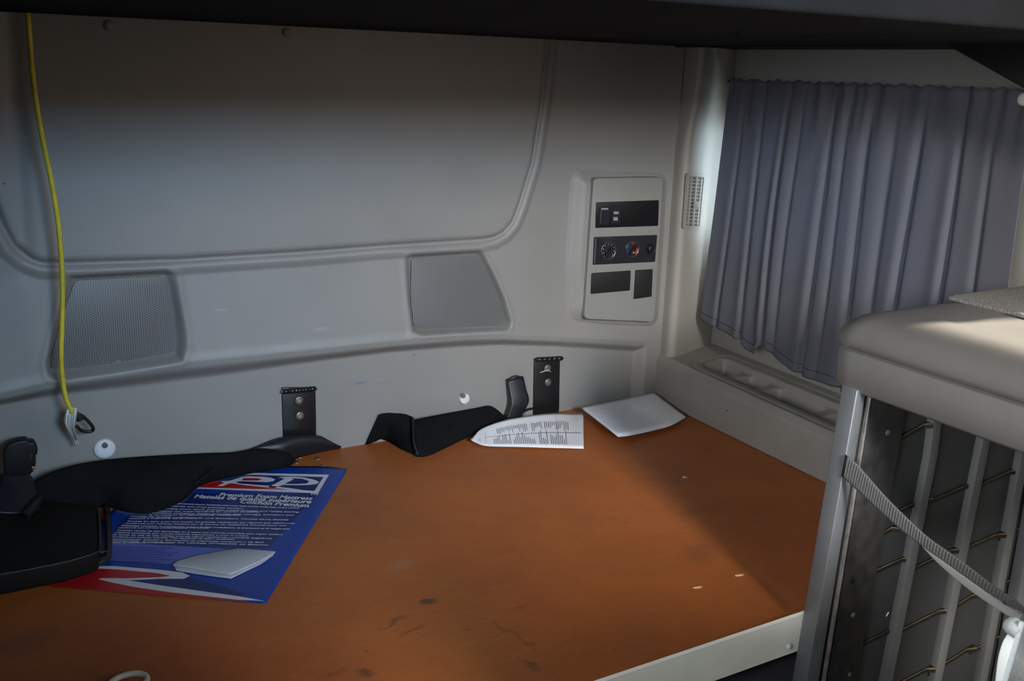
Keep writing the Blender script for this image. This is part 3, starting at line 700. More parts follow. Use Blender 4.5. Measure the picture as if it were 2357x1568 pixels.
# ------------------------------------------------------------------ yellow cord
def cord():
    e = thing('yellow_cord', (0.15, -.06, 1.0), 'yellow cord hanging on the left side in front of the back wall', 'cord')
    px = [(58, -30, -.20), (66, 60, -.19), (74, 160, -.18), (84, 240, -.17), (100, 330, -.16), (117, 410, -.15), (132, 500, -.14), (140, 580, -.13), (144, 660, -.12), (143, 740, -.115), (141, 820, -.11), (145, 880, -.10), (153, 920, -.095), (166, 950, -.09)]
    pts = [P(a, b, 1, y) for a, b, y in px]
    tube('cord', [q for q in spline(pts, 6) if q[2] < 1.7005], .0044, M['yellow'], e)
    T = [P(*p, 1, -.088) for p in ((152, 940), (163, 946), (178, 938))]; Mi = [P(*p, 1, -.085) for p in ((147, 972), (158, 975), (174, 968))]
    B = [P(*p, 1, -.07) for p in ((150, 975), (162, 985), (172, 975))]
    rows = []
    L = [(153, 940, -.09), (147, 972, -.088), (157, 993, -.075), (168, 1010, -.06), (176, 1026, -.05)]
    Rr = [(179, 938, -.09), (176, 965, -.085), (172, 985, -.075), (178, 1008, -.06), (181, 1027, -.05)]
    A = resample([P(a, b, 1, y) for a, b, y in L], 24); Bq = resample([P(a, b, 1, y) for a, b, y in Rr], 24)
    for i in range(24): rows.append([A[i] * (1 - t) + Bq[i] * t + np.array([0, -.004 * math.sin(math.pi * t * 3) , 0]) for t in np.linspace(0, 1, 13)])
    sheet('paper_tag', rows, M['tag'], e, .0006)
    for k in range(6):
        ln = [rows[i][2 * k + 1] + np.array([0, -.0011, 0]) for i in range(3, 20)]
        tube('tag_line', ln, .0005, M['alu'], e, 5)
    lp = [P(*p, 1, y) for *p, y in ((176, 952, -.075), (190, 958, -.072), (203, 970, -.07), (214, 984, -.068), (212, 992, -.066), (200, 994, -.066), (186, 990, -.068), (176, 980, -.07))]
    tube('hook_loop', spline(lp, 5), .0034, M['metal_black'], e)
    prism('hook_stem', [P(*p, 1, -.078) for p in ((178, 948), (184, 952), (194, 966), (186, 970), (177, 972))], (0, .008, 0), M['metal_black'], e, .001)
    fix(e)
cord()

# ------------------------------------------------------------------ blue label sheet
def bd(px, py, h=0.0012): return P(px, py, 2, BT + h)
def z2(x, y): return (x / 2.7407, 880 + y / 2.7407)
def z4(x, y): return (400 + x / 5.4814, 1060 + y / 5.4814)
def label_sheet():
    c0 = bd(612, 1390); e1 = (bd(800, 1080) - c0); e2 = (bd(75, 1345) - c0)
    e = thing('printed_sheet', (c0 + e1 / 2 + e2 / 2), 'blue and red printed mattress sheet lying on the board, partly under the black fabric', 'sheet')
    h = .0012
    n = 40; rows = []
    for i in range(n):
        row = []
        for j in range(n):
            u, v = i / (n - 1), j / (n - 1)
            p = c0 + e1 * u + e2 * v
            # small waviness of the far edge seen in the photograph
            p = p + (e1 / np.linalg.norm(e1)) * (.006 * math.sin(v * 14) * max(0, u - .9) * 10)
            row.append(p)
        rows.append(row)
    sheet('film', rows, M['blue'], e, .0008, 0)
    def pl(name, pts, m, hh, conv): return prism(name, [bd(*conv(*p), hh + .0005) for p in pts], (0, 0, -.00012), m, e)
    # darker text field
    pl('navy_field', [(690, 1010), (740, 900), (800, 850), (1190, 700), (2005, 702), (1700, 1040), (1500, 1050)], M['blue_dark'], h + .0002, z2)
    pl('navy_field', [(1000, 165), (1950, 182), (1800, 405), (200, 345)], M['blue_dark'], h + .0002, z4)
    lg = [('logo_frame', [(900, 155), (1090, 160), (1960, 180), (1820, 415), (1100, 386), (200, 352), (140, 350), (150, 335), (220, 338), (1000, 360), (1600, 375), (1775, 385), (1890, 209), (1060, 184), (900, 180)], 'white', .0005),
          ('logo_red', [(240, 335), (300, 285), (400, 265), (590, 262), (700, 262), (860, 212), (1060, 222), (1110, 240), (1060, 255), (850, 252), (720, 285), (1150, 320), (1300, 345), (1600, 382), (1000, 359)], 'red', .0004),
          ('logo_letter', [(550, 322), (640, 282), (590, 264), (700, 258), (860, 208), (950, 198), (1150, 206), (1240, 222), (1280, 242), (1250, 262), (1180, 274), (1020, 268), (860, 262), (780, 268), (820, 290), (1000, 305), (1180, 318), (1330, 335), (1500, 355), (1640, 378), (1500, 374), (1280, 348), (1100, 332), (900, 312), (760, 290), (700, 288), (620, 324)], 'white', .0006),
          ('logo_red', [(885, 224), (1040, 224), (1110, 238), (1060, 254), (850, 252)], 'red', .0008),
          ('logo_letter', [(1310, 215), (1370, 208), (1500, 206), (1640, 215), (1760, 240), (1835, 272), (1800, 298), (1700, 310), (1560, 312), (1380, 308), (1260, 350), (1170, 345), (1290, 290), (1380, 240), (1400, 228)], 'white', .0006),
          ('logo_counter', [(1515, 240), (1480, 225), (1620, 232), (1710, 262), (1680, 290), (1560, 298), (1400, 298), (1440, 275)], 'blue_dark', .0008)]
    for nm, p_, m_, hh in lg: pl(nm, p_, M[m_], h + hh, z4)
    pl('lavender_band', [(640, 1005), (1150, 1035), (1480, 1055), (1300, 1095), (1090, 1150), (640, 1122)], M['lav'], h + .0003, z2)
    pl('red_field', [(190, 1280), (330, 1185), (480, 1165), (720, 1180), (1000, 1205), (1080, 1225), (1000, 1236), (640, 1240), (860, 1290), (1100, 1322), (1520, 1372), (1580, 1385), (1200, 1358), (700, 1318)], M['red'], h + .0003, z2)
    pl('white_swoosh', [(400, 1165), (560, 1160), (720, 1160), (1000, 1183), (1150, 1200), (1198, 1222), (1160, 1240), (1000, 1240), (810, 1250), (1000, 1280), (1300, 1322), (1500, 1350), (1670, 1380), (1500, 1372), (1250, 1345), (1050, 1322), (850, 1292), (700, 1262), (622, 1243), (640, 1236), (800, 1237), (1000, 1231), (1080, 1222), (1000, 1205), (750, 1182), (560, 1172), (400, 1176)], M['white'], h + .0005, z2)
    pl('blue_counter', [(815, 1252), (1000, 1281), (1300, 1323), (1500, 1351), (1560, 1340), (1240, 1240), (1190, 1228), (1160, 1241), (1000, 1241)], M['blue_dark'], h + .0002, z2)
    # lettering in the sheet's own frame
    ux = -e2 / np.linalg.norm(e2); uy = e1 / np.linalg.norm(e1)
    def text(body, px, py, size, m, align='RIGHT', wide=1.0, off=0.0, nm='lettering', to=None):
        cu = bpy.data.curves.new('t', 'FONT'); cu.body = body; cu.size = size; cu.align_x = align; cu.offset = off; cu.extrude = 0.00006; cu.resolution_u = 3
        tmp = bpy.data.objects.new('t', cu); COL.objects.link(tmp); bpy.context.view_layer.update()
        me = bpy.data.meshes.new_from_object(tmp.evaluated_get(bpy.context.evaluated_depsgraph_get())); bpy.data.objects.remove(tmp)
        me.materials.clear(); o = link(nm, me, m, e); q = bd(px, py, h + .0018)
        if to is not None:                       # stretch so that the line ends where the print ends
            wd = max(v.co.x for v in me.vertices) - min(v.co.x for v in me.vertices)
            dv = bd(*to) - bd(px, py); wide = np.linalg.norm(dv) / wd; dv /= np.linalg.norm(dv); ux_ = dv if np.dot(dv, ux) > 0 else -dv
        else: ux_ = ux
        Rm = Matrix([[ux_[0], uy[0], 0], [ux_[1], uy[1], 0], [0, 0, 1]]).to_4x4()
        mw = Matrix.Translation(Vector(tuple(q))) @ Rm @ Matrix.Diagonal((wide, 1, 1, 1))
        me.transform(mw); return o
    text('TM', 731, 1140, .012, M['white'], off=.0004, to=(713, 1139))
    text('Premium Foam Mattress', 718, 1151, .0235, M['white'], off=.0006, to=(504, 1142))
    text('Matelas de qualité supérieure', 715, 1159, .0235, M['white'], off=.0006, to=(447, 1146))
    text('Colchón Premium', 710, 1168, .0235, M['white'], off=.0006, to=(552, 1158))
    P1 = ['comfort and body support. Innerspring tested unique design, provides healthy sleep comfort, premium', 'materials and cover provides comfort.', 'durable cover fabric provides added strength and resists tearing.', 'exceed the most standards for proven durability.',
          'compact packaging design provides easy storage, transport and', 'is compliant for flammability resistance.']
    P2 = ['matelas de qualité supérieure de cinq épaisseurs. Housse haute densité', 'mousse à mémoire de sa classe.', 'housse en tissu avec une bande de grande résistance qui répond aux déchirures', 'conforme aux normes établies par le centre de recherche Conseil pour une',
          'Emballage compact, sa conception unique facilite l’installation, le transport et le rangement.', 'conforme aux normes d’inflammabilité FMVSS302.']
    P3 = ['Colchón diseño de alta tecnología en 5 capas con cubierta acolchada para mayor confort.', 'cubierta acolchada que provee soporte ergonómico a todo el cuerpo.', 'Su funda de tela de alta calidad provee mayor resistencia y previene rasgaduras.', 'Aprobado por estándar industria “Test Standards” en base a durabilidad.',
          'empaquetado. Diseño y fabricación es altamente compacto y de fácil', 'almacenaje. Cumple con las normas FMVSS302 de Estados', 'Unidos de resistencia e inflamabilidad.']
    rr = [(688, 1171), (600, 1171.5), (687, 1179.5), (597, 1179.5), (673, 1187), (554, 1186)]
    # each line: left start, right end (photograph positions)
    ends = [(395, 1160, 688, 1171), (385, 1166, 560, 1172), (372, 1172, 688, 1180), (362, 1178, 598, 1180), (350, 1182, 674, 1187), (342, 1187, 554, 1187),
            (300, 1190, 662, 1198), (296, 1195, 455, 1194), (292, 1201, 676, 1206), (286, 1206, 658, 1211), (278, 1211, 667, 1219), (272, 1216, 480, 1217),
            (268, 1222, 650, 1232), (263, 1227, 572, 1235), (258, 1232, 626, 1241), (256, 1237, 540, 1243), (253, 1242, 604, 1250), (251, 1246, 616, 1256), (248, 1250, 400, 1251)]
    for t_, (a, b, c, d) in zip(P1 + P2 + P3, ends):
        text(t_, a, b, .0070, M['white'], 'LEFT', off=.00012, to=(c, d))
    for k, (c, wd) in enumerate(((395, 1), (380, 1), (410, 1), (395, 1), (380, 1), (398, 1), (370, 1))):
        y = 1260 + k * 5.4; text('colchón premium matelas de mousse foam mattress avec housse con cubierta para confort', 262 - k * 1.5, y, .0075, M['lav_text'], 'LEFT', to=(c, y + 3))
    fix(e)
label_sheet()

# ------------------------------------------------------------------ papers
def paper(name, outline, lift, m, label, layers=1, group=None, gap=.0012, lines=None, n=26):
    """outline: TL, TR, BR, BL photograph corners with edge curves; lift(u, v) = height"""
    top, bot = outline
    e = thing(name, bd(*bot[0]), label, 'paper', group)
    for L in range(layers):
        T = resample([bd(*p, .003) for p in top], n); B = resample([bd(*p, .003) for p in bot], n); rows = []
        for i in range(n):
            row = []
            for j in range(14):
                u, v = i / (n - 1), j / 13
                q = T[i] * (1 - v) + B[i] * v
                hh = lift(u, v) + .002 * (math.sin(u * 7 + v * 3) * .3)
                d = CAM - q; row.append(q + np.array([0, 0, 1]) * 0 + d / abs(d[2]) * hh * 1.0 - np.array([0, 0, gap * L]) + np.array([.0012 * L, -.0015 * L, 0]))
            rows.append(row)
        sheet('leaf', rows, m, e, .0005)
        if L == 0 and lines:
            lines(rows, e)
    fix(e); return e
def print_lines(rows, e):
    A = np.array(rows); n, k = A.shape[:2]
    def at(u, v):
        x = u * (n - 1); y = v * (k - 1); i = min(int(x), n - 2); j = min(int(y), k - 2); a = x - i; b = y - j
        return (A[i, j] * (1 - a) * (1 - b) + A[i + 1, j] * a * (1 - b) + A[i, j + 1] * (1 - a) * b + A[i + 1, j + 1] * a * b) + np.array([0, 0, .0006])
    vs = []; fs = []
    def bar(u, v0, v1, wd=.0011):
        b = len(vs)
        N = 5
        for t in np.linspace(v0, v1, N):
            for du in (-wd, wd): vs.append(at(min(max(u + du, 0), 1), t))
        for i in range(N - 1): fs.append((b + 2 * i, b + 2 * i + 1, b + 2 * i + 3, b + 2 * i + 2))
    rnd = random.Random(5)
    for i in range(40):
        u = .36 + i * .0150
        if i not in (18, 19, 26): bar(u - .06, .25 + .1 * rnd.random() * .3, .25 + .05 + .16 * rnd.random() + .08, .0026)
    for i in range(40):
        u = .26 + i * .0155
        if i not in (10, 23, 24, 30): bar(u, .90 - (.10 + .28 * rnd.random()), .93, .0026)
    for u in (.10, .115, .13): bar(u, .62, .85)
    b = len(vs)
    for u0, u1, v in ((.17, .985, .60),):
        N = 24
        for t in np.linspace(u0, u1, N): vs += [at(t, v - .008), at(t, v + .008)]
        for i in range(N - 1): fs.append((b + 2 * i, b + 2 * i + 1, b + 2 * i + 3, b + 2 * i + 2))
    bar(.185, .3, .9, .0012); bar(.80, .05, .95, .0007)
    from_py('printed_text', vs, fs, M['ink'], e)
paper('printed_paper', ([(1092, 1003), (1110, 986), (1160, 968), (1225, 956), (1275, 951), (1310, 952), (1341, 951)], [(1083, 1012), (1095, 1018), (1120, 1025), (1200, 1027), (1270, 1029), (1310, 1030), (1342, 1031)]),
      lambda u, v: .004 + .028 * (1 - v) * math.sin(math.pi * min(u * 1.1, 1)) ** .7 + .006 * math.exp(-(u / .06) ** 2), M['paper'],
      'white printed paper with rows of small black text leaning against the wall beside the hinge', 2, 'loose papers', .002, print_lines)
def fold_lines(rows, e):
    pass
paper('folded_paper', ([(1336, 937), (1370, 931), (1420, 921), (1465, 911), (1506, 903)], [(1418, 1001), (1450, 997), (1500, 986), (1540, 975), (1574, 956)]),
      lambda u, v: .006 + .007 * math.sin(math.pi * v) * math.cos(u * 4) ** 2 + .022 * abs(u - .52) * (1 - .4 * v) + .012 * abs(v - .55) + .0012 * math.sin(u * 23 + v * 17) + .0008 * math.sin(u * 41 - v * 29), M['paper'], 'folded white paper in the far right corner of the board', 4, 'loose papers', .0016)
def thick_fold():
    e = thing('folded_leaflet', bd(500, 1300), 'grey folded leaflet lying on the blue sheet', 'paper', 'loose papers')
    o = prism('leaflet', [bd(*p, .012) for p in ((410, 1290), (460, 1277), (548, 1262), (634, 1269), (600, 1290), (528, 1321), (500, 1316), (450, 1306), (398, 1299))], (0, 0, -.004), M['paper_grey'], e, .0008)
    prism('leaflet_underside', [bd(*p, .0062) for p in ((400, 1303), (450, 1290), (548, 1268), (630, 1275), (600, 1296), (531, 1329), (500, 1325), (450, 1318), (405, 1310))], (0, 0, -.0035), M['paper_grey'], e, .0006)
    fix(e)
thick_fold()

# ------------------------------------------------------------------ black fabric, belts, bag
def pxs(l, ax, v): return [P(a, b, ax, v) for a, b in l]
def big_fabric():
    e = thing('black_fabric_sheet', (0.45, -.08, BT), 'long black padded fabric draped along the wall edge over the blue sheet', 'fabric')
    top = [P(a, b, 1, y) for a, b, y in ((60, 1130, -.14), (85, 1108, -.12), (130, 1084, -.10), (200, 1066, -.08), (300, 1055, -.07), (430, 1047, -.065), (520, 1043, -.06), (545, 1042, -.06))]
    bot = [P(a, b, 2, BT + .006) for a, b in ((70, 1180), (120, 1190), (180, 1180), (240, 1166), (290, 1178), (340, 1182), (385, 1170), (425, 1148), (450, 1122), (470, 1108))]
    loft('lower_lobe', top, bot, M['fabric'], e, 70, 18, .020, (0, -.5, .6), .004, .0015, 1)
    top2 = [P(a, b, 1, y) for a, b, y in ((470, 1046, -.062), (540, 1042, -.06), (590, 1034, -.055), (625, 1036, -.05), (660, 1044, -.05), (672, 1058, -.05))]
    bot2 = [P(a, b, 2, BT + .005) for a, b in ((440, 1130), (480, 1110), (560, 1092), (620, 1082), (660, 1074), (680, 1062))]
    loft('twisted_end', top2, bot2, M['fabric'], e, 50, 14, .014, (0, -.6, .6), .004, .0012, 2)
    edge = [P(a, b, 2, BT + .03) for a, b in ((448, 1118), (480, 1092), (515, 1068), (540, 1052))]
    tube('edge_seam', spline([p + np.array([0, -.006, .006]) for p in edge], 6), .0012, M['vinyl'], e, 6)
    fix(e)
    e = thing('shiny_black_belt', (0.68, -.02, BT), 'shiny black belt loop bulging below the middle hinge', 'belt')
    top = [P(a, b, 1, y) for a, b, y in ((560, 1040, -.035), (600, 1026, -.03), (640, 1010, -.025), (680, 1003, -.02), (730, 1003, -.015), (755, 1014, -.012), (782, 1030, -.01))]
    bot = [P(a, b, 2, BT + .003) for a, b in ((600, 1062), (650, 1064), (680, 1055), (710, 1047), (740, 1040), (765, 1035), (783, 1032))]
    loft('belt', top, bot, M['vinyl'], e, 50, 14, .018, (0, -.7, .5), .003, .0008, 3)
    fix(e)
big_fabric()
def mid_belt():
    e = thing('folded_black_belt', (1.0, -.04, BT), 'wide black folded belt lying at the wall between the two hinges', 'belt')
    def L(nm, t, b, bu, sd, m='fabric'):
        loft(nm, [P(x, y, 1, d) for x, y, d in t], [P(x, y, 2, BT + h) for x, y, h in b], M[m], e, 40, 14, bu, (0, -.7, .5), .004, .0008, sd)
    L('left_fold', [(876, 953, -.02), (900, 951, -.03), (930, 954, -.035), (952, 962, -.05)], [(843, 1023, .003), (885, 1012, .004), (930, 1036, .004), (962, 1050, .004)], .008, 4)
    L('right_fold', [(952, 968, -.055), (990, 960, -.05), (1050, 949, -.035), (1100, 940, -.03), (1130, 936, -.025), (1165, 962, -.02)], [(958, 1051, .004), (985, 1050, .004), (1020, 1034, .004), (1060, 1014, .004), (1090, 1000, .004), (1150, 972, .004)], .010, 5)
    L('knot', [(946, 962, -.06), (960, 975, -.075), (975, 992, -.085)], [(955, 1049, .006), (975, 1050, .006), (997, 1040, .006)], .008, 6)
    tube('fold_edge', spline([P(x, y, 1, d) for x, y, d in ((950, 962, -.066), (951, 990, -.09), (953, 1020, -.115), (962, 1048, -.135))], 6), .0028, M['vinyl'], e, 8)
    fix(e)
mid_belt()
def stub():
    e = thing('seat_belt_end', (1.22, -.02, BT), 'short dark webbing belt end sticking up between fastener and right hinge', 'belt')
    A = resample([P(x, y, 1, d) for x, y, d in ((1167, 877, -.012), (1172, 905, -.02), (1176, 930, -.03), (1166, 962, -.03))], 30)
    B = resample([P(x, y, 1, d) for x, y, d in ((1204, 867, -.012), (1210, 895, -.02), (1216, 925, -.028), (1196, 960, -.03))], 30)
    rows = [[A[i] * (1 - t) + B[i] * t + np.array([0, -.003 * math.sin(math.pi * t), 0]) for t in np.linspace(0, 1, 9)] for i in range(30)]
    sheet('webbing', rows, M['vinyl'], e, .004)
    tube('folded_tip', [P(1168, 877, 1, -.013), P(1186, 867, 1, -.016), P(1203, 870, 1, -.013)], .004, M['vinyl'], e)
    tube('cable', spline([P(x, y, 1, d) for x, y, d in ((1196, 972, -.02), (1205, 950, -.02), (1218, 942, -.014), (1234, 940, -.010))], 6), .003, M['metal_black'], e)
    fix(e)
stub()
def buckle():
    e = thing('seat_belt_buckle', (0.08, -.12, BT), 'black belt buckle with chrome catch at the left edge by the wall', 'buckle')
    y = -.10
    pts = [P(x, yy, 1, y) for x, yy in ((6, 1040), (18, 1023), (45, 1015), (62, 1013), (66, 1018), (80, 1018), (88, 1032), (84, 1060), (80, 1085), (60, 1100), (10, 1100))]
    prism('buckle_body', rounded(pts, .006, 3), (0, .028, 0), M['black'], e, .004, 3)
    prism('buckle_window', [P(x, yy, 1, y - .001) for x, yy in ((67, 1045), (75, 1045), (74, 1058), (66, 1058))], (0, .003, 0), M['blank'], e, .0006)
    prism('chrome_catch', [P(x, yy, 1, y - .002) for x, yy in ((82, 1048), (86, 1047), (84, 1062), (81, 1063))], (0, .004, 0), M['bolt'], e, .0005)
    prism('chrome_catch', [P(x, yy, 1, y - .002) for x, yy in ((73, 1075), (83, 1075), (82, 1079), (73, 1079))], (0, .004, 0), M['bolt'], e, .0005)
    prism('release_mark', [P(x, yy, 1, y - .002) for x, yy in ((74, 1080), (80, 1080), (77, 1088))], (0, .004, 0), M['redmark'], e)
    A = resample([P(x, yy, 1, d) for x, yy, d in ((2, 1090, -.105), (0, 1115, -.12), (-8, 1150, -.15), (-14, 1180, -.18))], 24)
    B = resample([P(x, yy, 1, d) for x, yy, d in ((66, 1090, -.105), (78, 1110, -.12), (86, 1140, -.14), (92, 1175, -.16))], 24)
    rows = [[A[i] * (1 - t) + B[i] * t + np.array([0, -.012 * math.sin(math.pi * t), 0]) for t in np.linspace(0, 1, 9)] for i in range(24)]
    sheet('webbing', rows, M['vinyl'], e, .004)
    fix(e)
buckle()
def bag():
    e = thing('black_bag', (0.0, -.25, BT), 'flat dark bag with piped edge in the lower left, beside the blue sheet', 'bag')
    zt = BT + .045
    top = [P(x, y, 2, zt) for x, y in ((-260, 1215), (-200, 1160), (0, 1150), (120, 1152), (218, 1160), (228, 1175), (229, 1255), (222, 1270), (150, 1292), (0, 1322), (-260, 1360))]
    o = prism('bag_body', rounded(top, .010, 3), (0, 0, -.041), M['bag'], e, .010, 4)
    c = [P(x, y, 2, BT + .014) for x, y in ((244, 1165), (249, 1200), (249, 1275), (235, 1292), (200, 1303), (120, 1318), (60, 1326), (0, 1338), (-200, 1360))]
    tube('piping', spline(c, 5), .0065, M['vinyl'], e)
    tube('top_piping', spline([P(x, y, 2, zt) for x, y in ((224, 1166), (229, 1200), (230, 1258), (222, 1272), (150, 1294), (0, 1323), (-200, 1350))], 5), .0022, M['vinyl'], e, 8)
    prism('zip_end', [P(x, y, 2, zt - .012) for x, y in ((128, 1298), (140, 1294), (152, 1296), (148, 1299), (128, 1300))], (0, 0, .002), M['bolt'], e)
    tube('shiny_wire', [P(232, 1272, 2, BT + .032), P(249, 1268, 2, BT + .026)], .0007, M['bolt'], e, 6)
    fix(e)
    e = thing('belt_tongue', (0.09, -.2, BT), 'dark blue-black metal tongue on the bag below the buckle', 'belt tongue')
    pts = [P(x, y, 2, zt + .028) for x, y in ((52, 1180), (88, 1135), (100, 1142), (66, 1188))]
    prism('tongue', rounded(pts, .003, 3), (0, 0, -.008), M['vinyl'], e, .002)
    fix(e)
bag()

# ------------------------------------------------------------------ small bits on the board
for k, (px, py) in enumerate(((690, 1052), (683, 1065), (731, 1056), (744, 1073))):
    q = bd(px, py, 0); nm = ['far left of four', 'near left of four, beside black fabric', 'far right of four', 'near right of four'][k]
    o = lathe('board_screw', [(.0075, 0), (.0070, .0012), (.005, .0022), (.002, .0024)], q, (0, 0, 1), M['bolt'], None, 18); tag(o, 'steel screw in board below left hinge, ' + nm, 'screw', 'screws in the board')
def chip(px, py, ln, ang, lb):
    q = bd(px, py, .002); d = np.array([math.cos(ang), math.sin(ang), 0]); pd = np.array([-d[1], d[0], 0])
    o = prism('wood_chip', [q - d * ln, q - d * ln * .4 + pd * ln * .25, q + d * ln * .6 + pd * ln * .3, q + d * ln, q + d * ln * .3 - pd * ln * .3, q - d * ln * .6 - pd * ln * .25], (0, 0, -.002), M['crumb'], None, .0006)
    tag(o, lb, 'wood chip', 'pale wood chips')
chip(1606, 1351, .0095, -.25, 'pale wood chip on the board, nearer the cream rail and farther left')
chip(1702, 1323, .0095, -.25, 'pale wood chip on the board, nearer the cabinet')
def fluff(px, py, ax, v, nrm, lb, s=.005):
    c = P(px, py, ax, v); rnd = random.Random(px); pts = []
    for i in range(9): pts.append(c + np.array([rnd.uniform(-s, s) for _ in range(3)]) * (1 - .9 * np.abs(np.array(nrm))) + np.array(nrm) * .0015)
    o = tube('white_crumb', spline(pts, 3), .0011, M['fluff'], None, 5); tag(o, lb, 'crumb')
fluff(1575, 1100, 2, BT, (0, 0, 1), 'tiny white fluff crumb alone on the board before the folded paper')
# pale ring at the bottom edge
c = bd(295, 1572, .012); ringp = [c + np.array([.026 * math.cos(t), .018 * math.sin(t), .002 * math.sin(t)]) for t in np.linspace(0, 2 * math.pi, 40)[:-1]]
o = tube('pale_ring', ringp, .0045, M['whitep'], None, 10, True); tag(o, 'pale beige plastic ring cut by the bottom edge on the brown board', 'ring')

# ------------------------------------------------------------------ cabinet with lid, at right foreground
def cabinet():
    e = thing('side_cabinet', (1.48, -1.35, 0.0), 'tall dark cabinet with a thick grey lid in the right foreground', 'cabinet')
    X0, X1, Y0, Y1 = 1.200, 1.775, -1.80, -1.030
    def rr(x0, x1, y0, y1, r, n=8):
        out = []
        for cx, cy, a in ((x1 - r, y1 - r, 0), (x0 + r, y1 - r, 90), (x0 + r, y0 + r, 180), (x1 - r, y0 + r, 270)):
            for k in range(n + 1):
                t = math.radians(a + 90 * k / n); out.append((cx + r * math.cos(t), cy + r * math.sin(t)))
        return out
    prof = [(0.004, 1.163), (0.0, 1.168), (0.0, 1.222), (0.004, 1.2255), (0.004, 1.2285), (-0.001, 1.231), (-0.002, 1.240), (0.000, 1.250), (0.008, 1.262), (0.022, 1.272), (0.042, 1.2775), (0.070, 1.279), (.115, 1.2795), (.13, 1.277), (.20, 1.2765)]
    vs = []; fs = []; ring = None
    for (ins, z) in prof:
        r_ = max(.055 - ins * .5, .01); ring = rr(X0 + ins, X1 - ins, Y0 + ins, Y1 - ins, r_)
        vs += [(x, y, z) for x, y in ring]
    n = len(ring)
    for k in range(len(prof) - 1):
        for i in range(n): j = (i + 1) % n; fs.append((k * n + i, k * n + j, (k + 1) * n + j, (k + 1) * n + i))
    fs.append(tuple(range(n))); fs.append(tuple(range(len(vs) - 1, len(vs) - n - 1, -1)))
    lid = from_py('lid', vs, fs, M['lid'], e, True); recalc(lid)
    md = lid.modifiers.new('es', 'EDGE_SPLIT'); md.split_angle = 1.0
    mt = [P(2176, 681, 2, 1.284), P(2420, 646, 2, 1.284), P(2420, 742, 2, 1.284)]
    x0 = mt[0][0]; ym = mt[0][1]
    prism('rubber_mat', rounded([(x0, ym, 1.284), (X1 - .03, ym, 1.284), (X1 - .03, Y0 + .2, 1.284), (x0, Y0 + .2, 1.284)], .012), (0, 0, -.006), M['mat'], e, .001)
    YP = -1.105
    def c(px, py): return P(px, py, 1, YP)
    def ext(a, b, t): return a + (b - a) * t
    def strip(name, tl, tr, br, bl, dy, th, m, bvl=.0015):
        # follow the leaning sides down to the floor
        a, b_, c_, d_ = P(*tl, 1, YP + dy), P(*tr, 1, YP + dy), P(*br, 1, YP + dy), P(*bl, 1, YP + dy)
        k1 = (a[2] - .03) / (a[2] - d_[2]); k2 = (b_[2] - .03) / (b_[2] - c_[2]); 
        t1 = (1.17 - a[2]) / (a[2] - d_[2]); t2 = (1.17 - b_[2]) / (b_[2] - c_[2])
        return prism(name, [ext(a, d_, -t1), ext(b_, c_, -t2), ext(b_, c_, k2), ext(a, d_, k1)], (0, th, 0), m, e, bvl)
    strip('corner_post', (1971, 912), (1992, 912), (1885, 1568), (1857, 1568), -.004, .030, M['alu'])
    strip('post_channel', (1990, 912), (2005, 912), (1899, 1568), (1883, 1568), .004, .012, M['blank'], .0008)
    strip('post_edge', (2004, 912), (2008, 912), (1902, 1568), (1897, 1568), -.002, .018, M['alu_edge'], .001)
    pl_ = strip('riveted_plate', (2009, 912), (2092, 912), (1972, 1568), (1905, 1568), .003, .010, M['dark_plate'], .001)
    for (px, py, m, r) in ((2043, 996, 'alu_edge', .005), (2051, 1088, 'black', .003), (1962, 1337, 'black', .005), (1963, 1416, 'alu_edge', .005), (1925, 1472, 'black', .002), (1955, 1553, 'alu_edge', .004)):
        lathe('rivet', [(r, -.001), (r * .9, .0015), (r * .4, .0025)], P(px, py, 1, YP + .003), (0, -1, 0), M[m], e, 12)
    YB = -1.085
    box('back_panel', (1.235, YB, 0.03), (1.76, YB + .008, 1.168), M['panel'], e)
    # upright bars
    bars = [((2160, 985), (2044, 1568), 20), ((2268, 1020), (2157, 1568), 19), ((2356, 1060), (2262, 1568), 20)]
    for i, ((ax, ay), (bx, by), wd) in enumerate(bars):
        A = P(ax, ay, 1, YB - .012); B = P(bx, by, 1, YB - .012); d = (B - A) / (B[2] - A[2])
        wx = .0235 if i else .021
        pts = []
        for z in np.linspace(1.168, .03, 16):
            q = A + d * (z - A[2]); cv = -0.035 * max(0, (z - 1.02) / .15) ** 2 if i == 0 else 0
            pts.append((q[0] + cv, z))
        out = [(x - wx / 2, YB - .014, z) for x, z in pts] + [(x + wx / 2, YB - .014, z) for x, z in pts[::-1]]
        prism('upright_bar', out, (0, .0155, 0), M['bar'], e, .0008)
    # more bars towards the wall, beyond the frame
    A = P(2356, 1060, 1, YB - .012)
    # ledges: wedge shaped ends against each bar
    def ledge(x0, z0, x1, z1):
        p, q = P(x0 - 20, z0 + 7, 1, YB), P(x1, z1, 1, YB - .014); dx = .013
        m1 = p + (q - p) * .86; m1[1] = YB
        prism('ledge', [(p[0], YB - .0025, p[2]), (m1[0], YB - .0035, m1[2]), (q[0], YB - .014, q[2]), (q[0] + .004, YB, q[2]), (p[0], YB, p[2])], (0, 0, -.0085), M['ledge_shadow'], e)
        prism('ledge_edge', [(p[0], YB - .0030, p[2] + .0002), (m1[0], YB - .0040, m1[2] + .0002), (q[0], YB - .0145, q[2] + .0002), (q[0] + .0045, YB, q[2] + .0002), (q[0] + .001, YB - .010, q[2] + .0002), (m1[0], YB - .0028, m1[2] + .0002)], (0, 0, -.0016), M['shelf_edge'], e)
        return
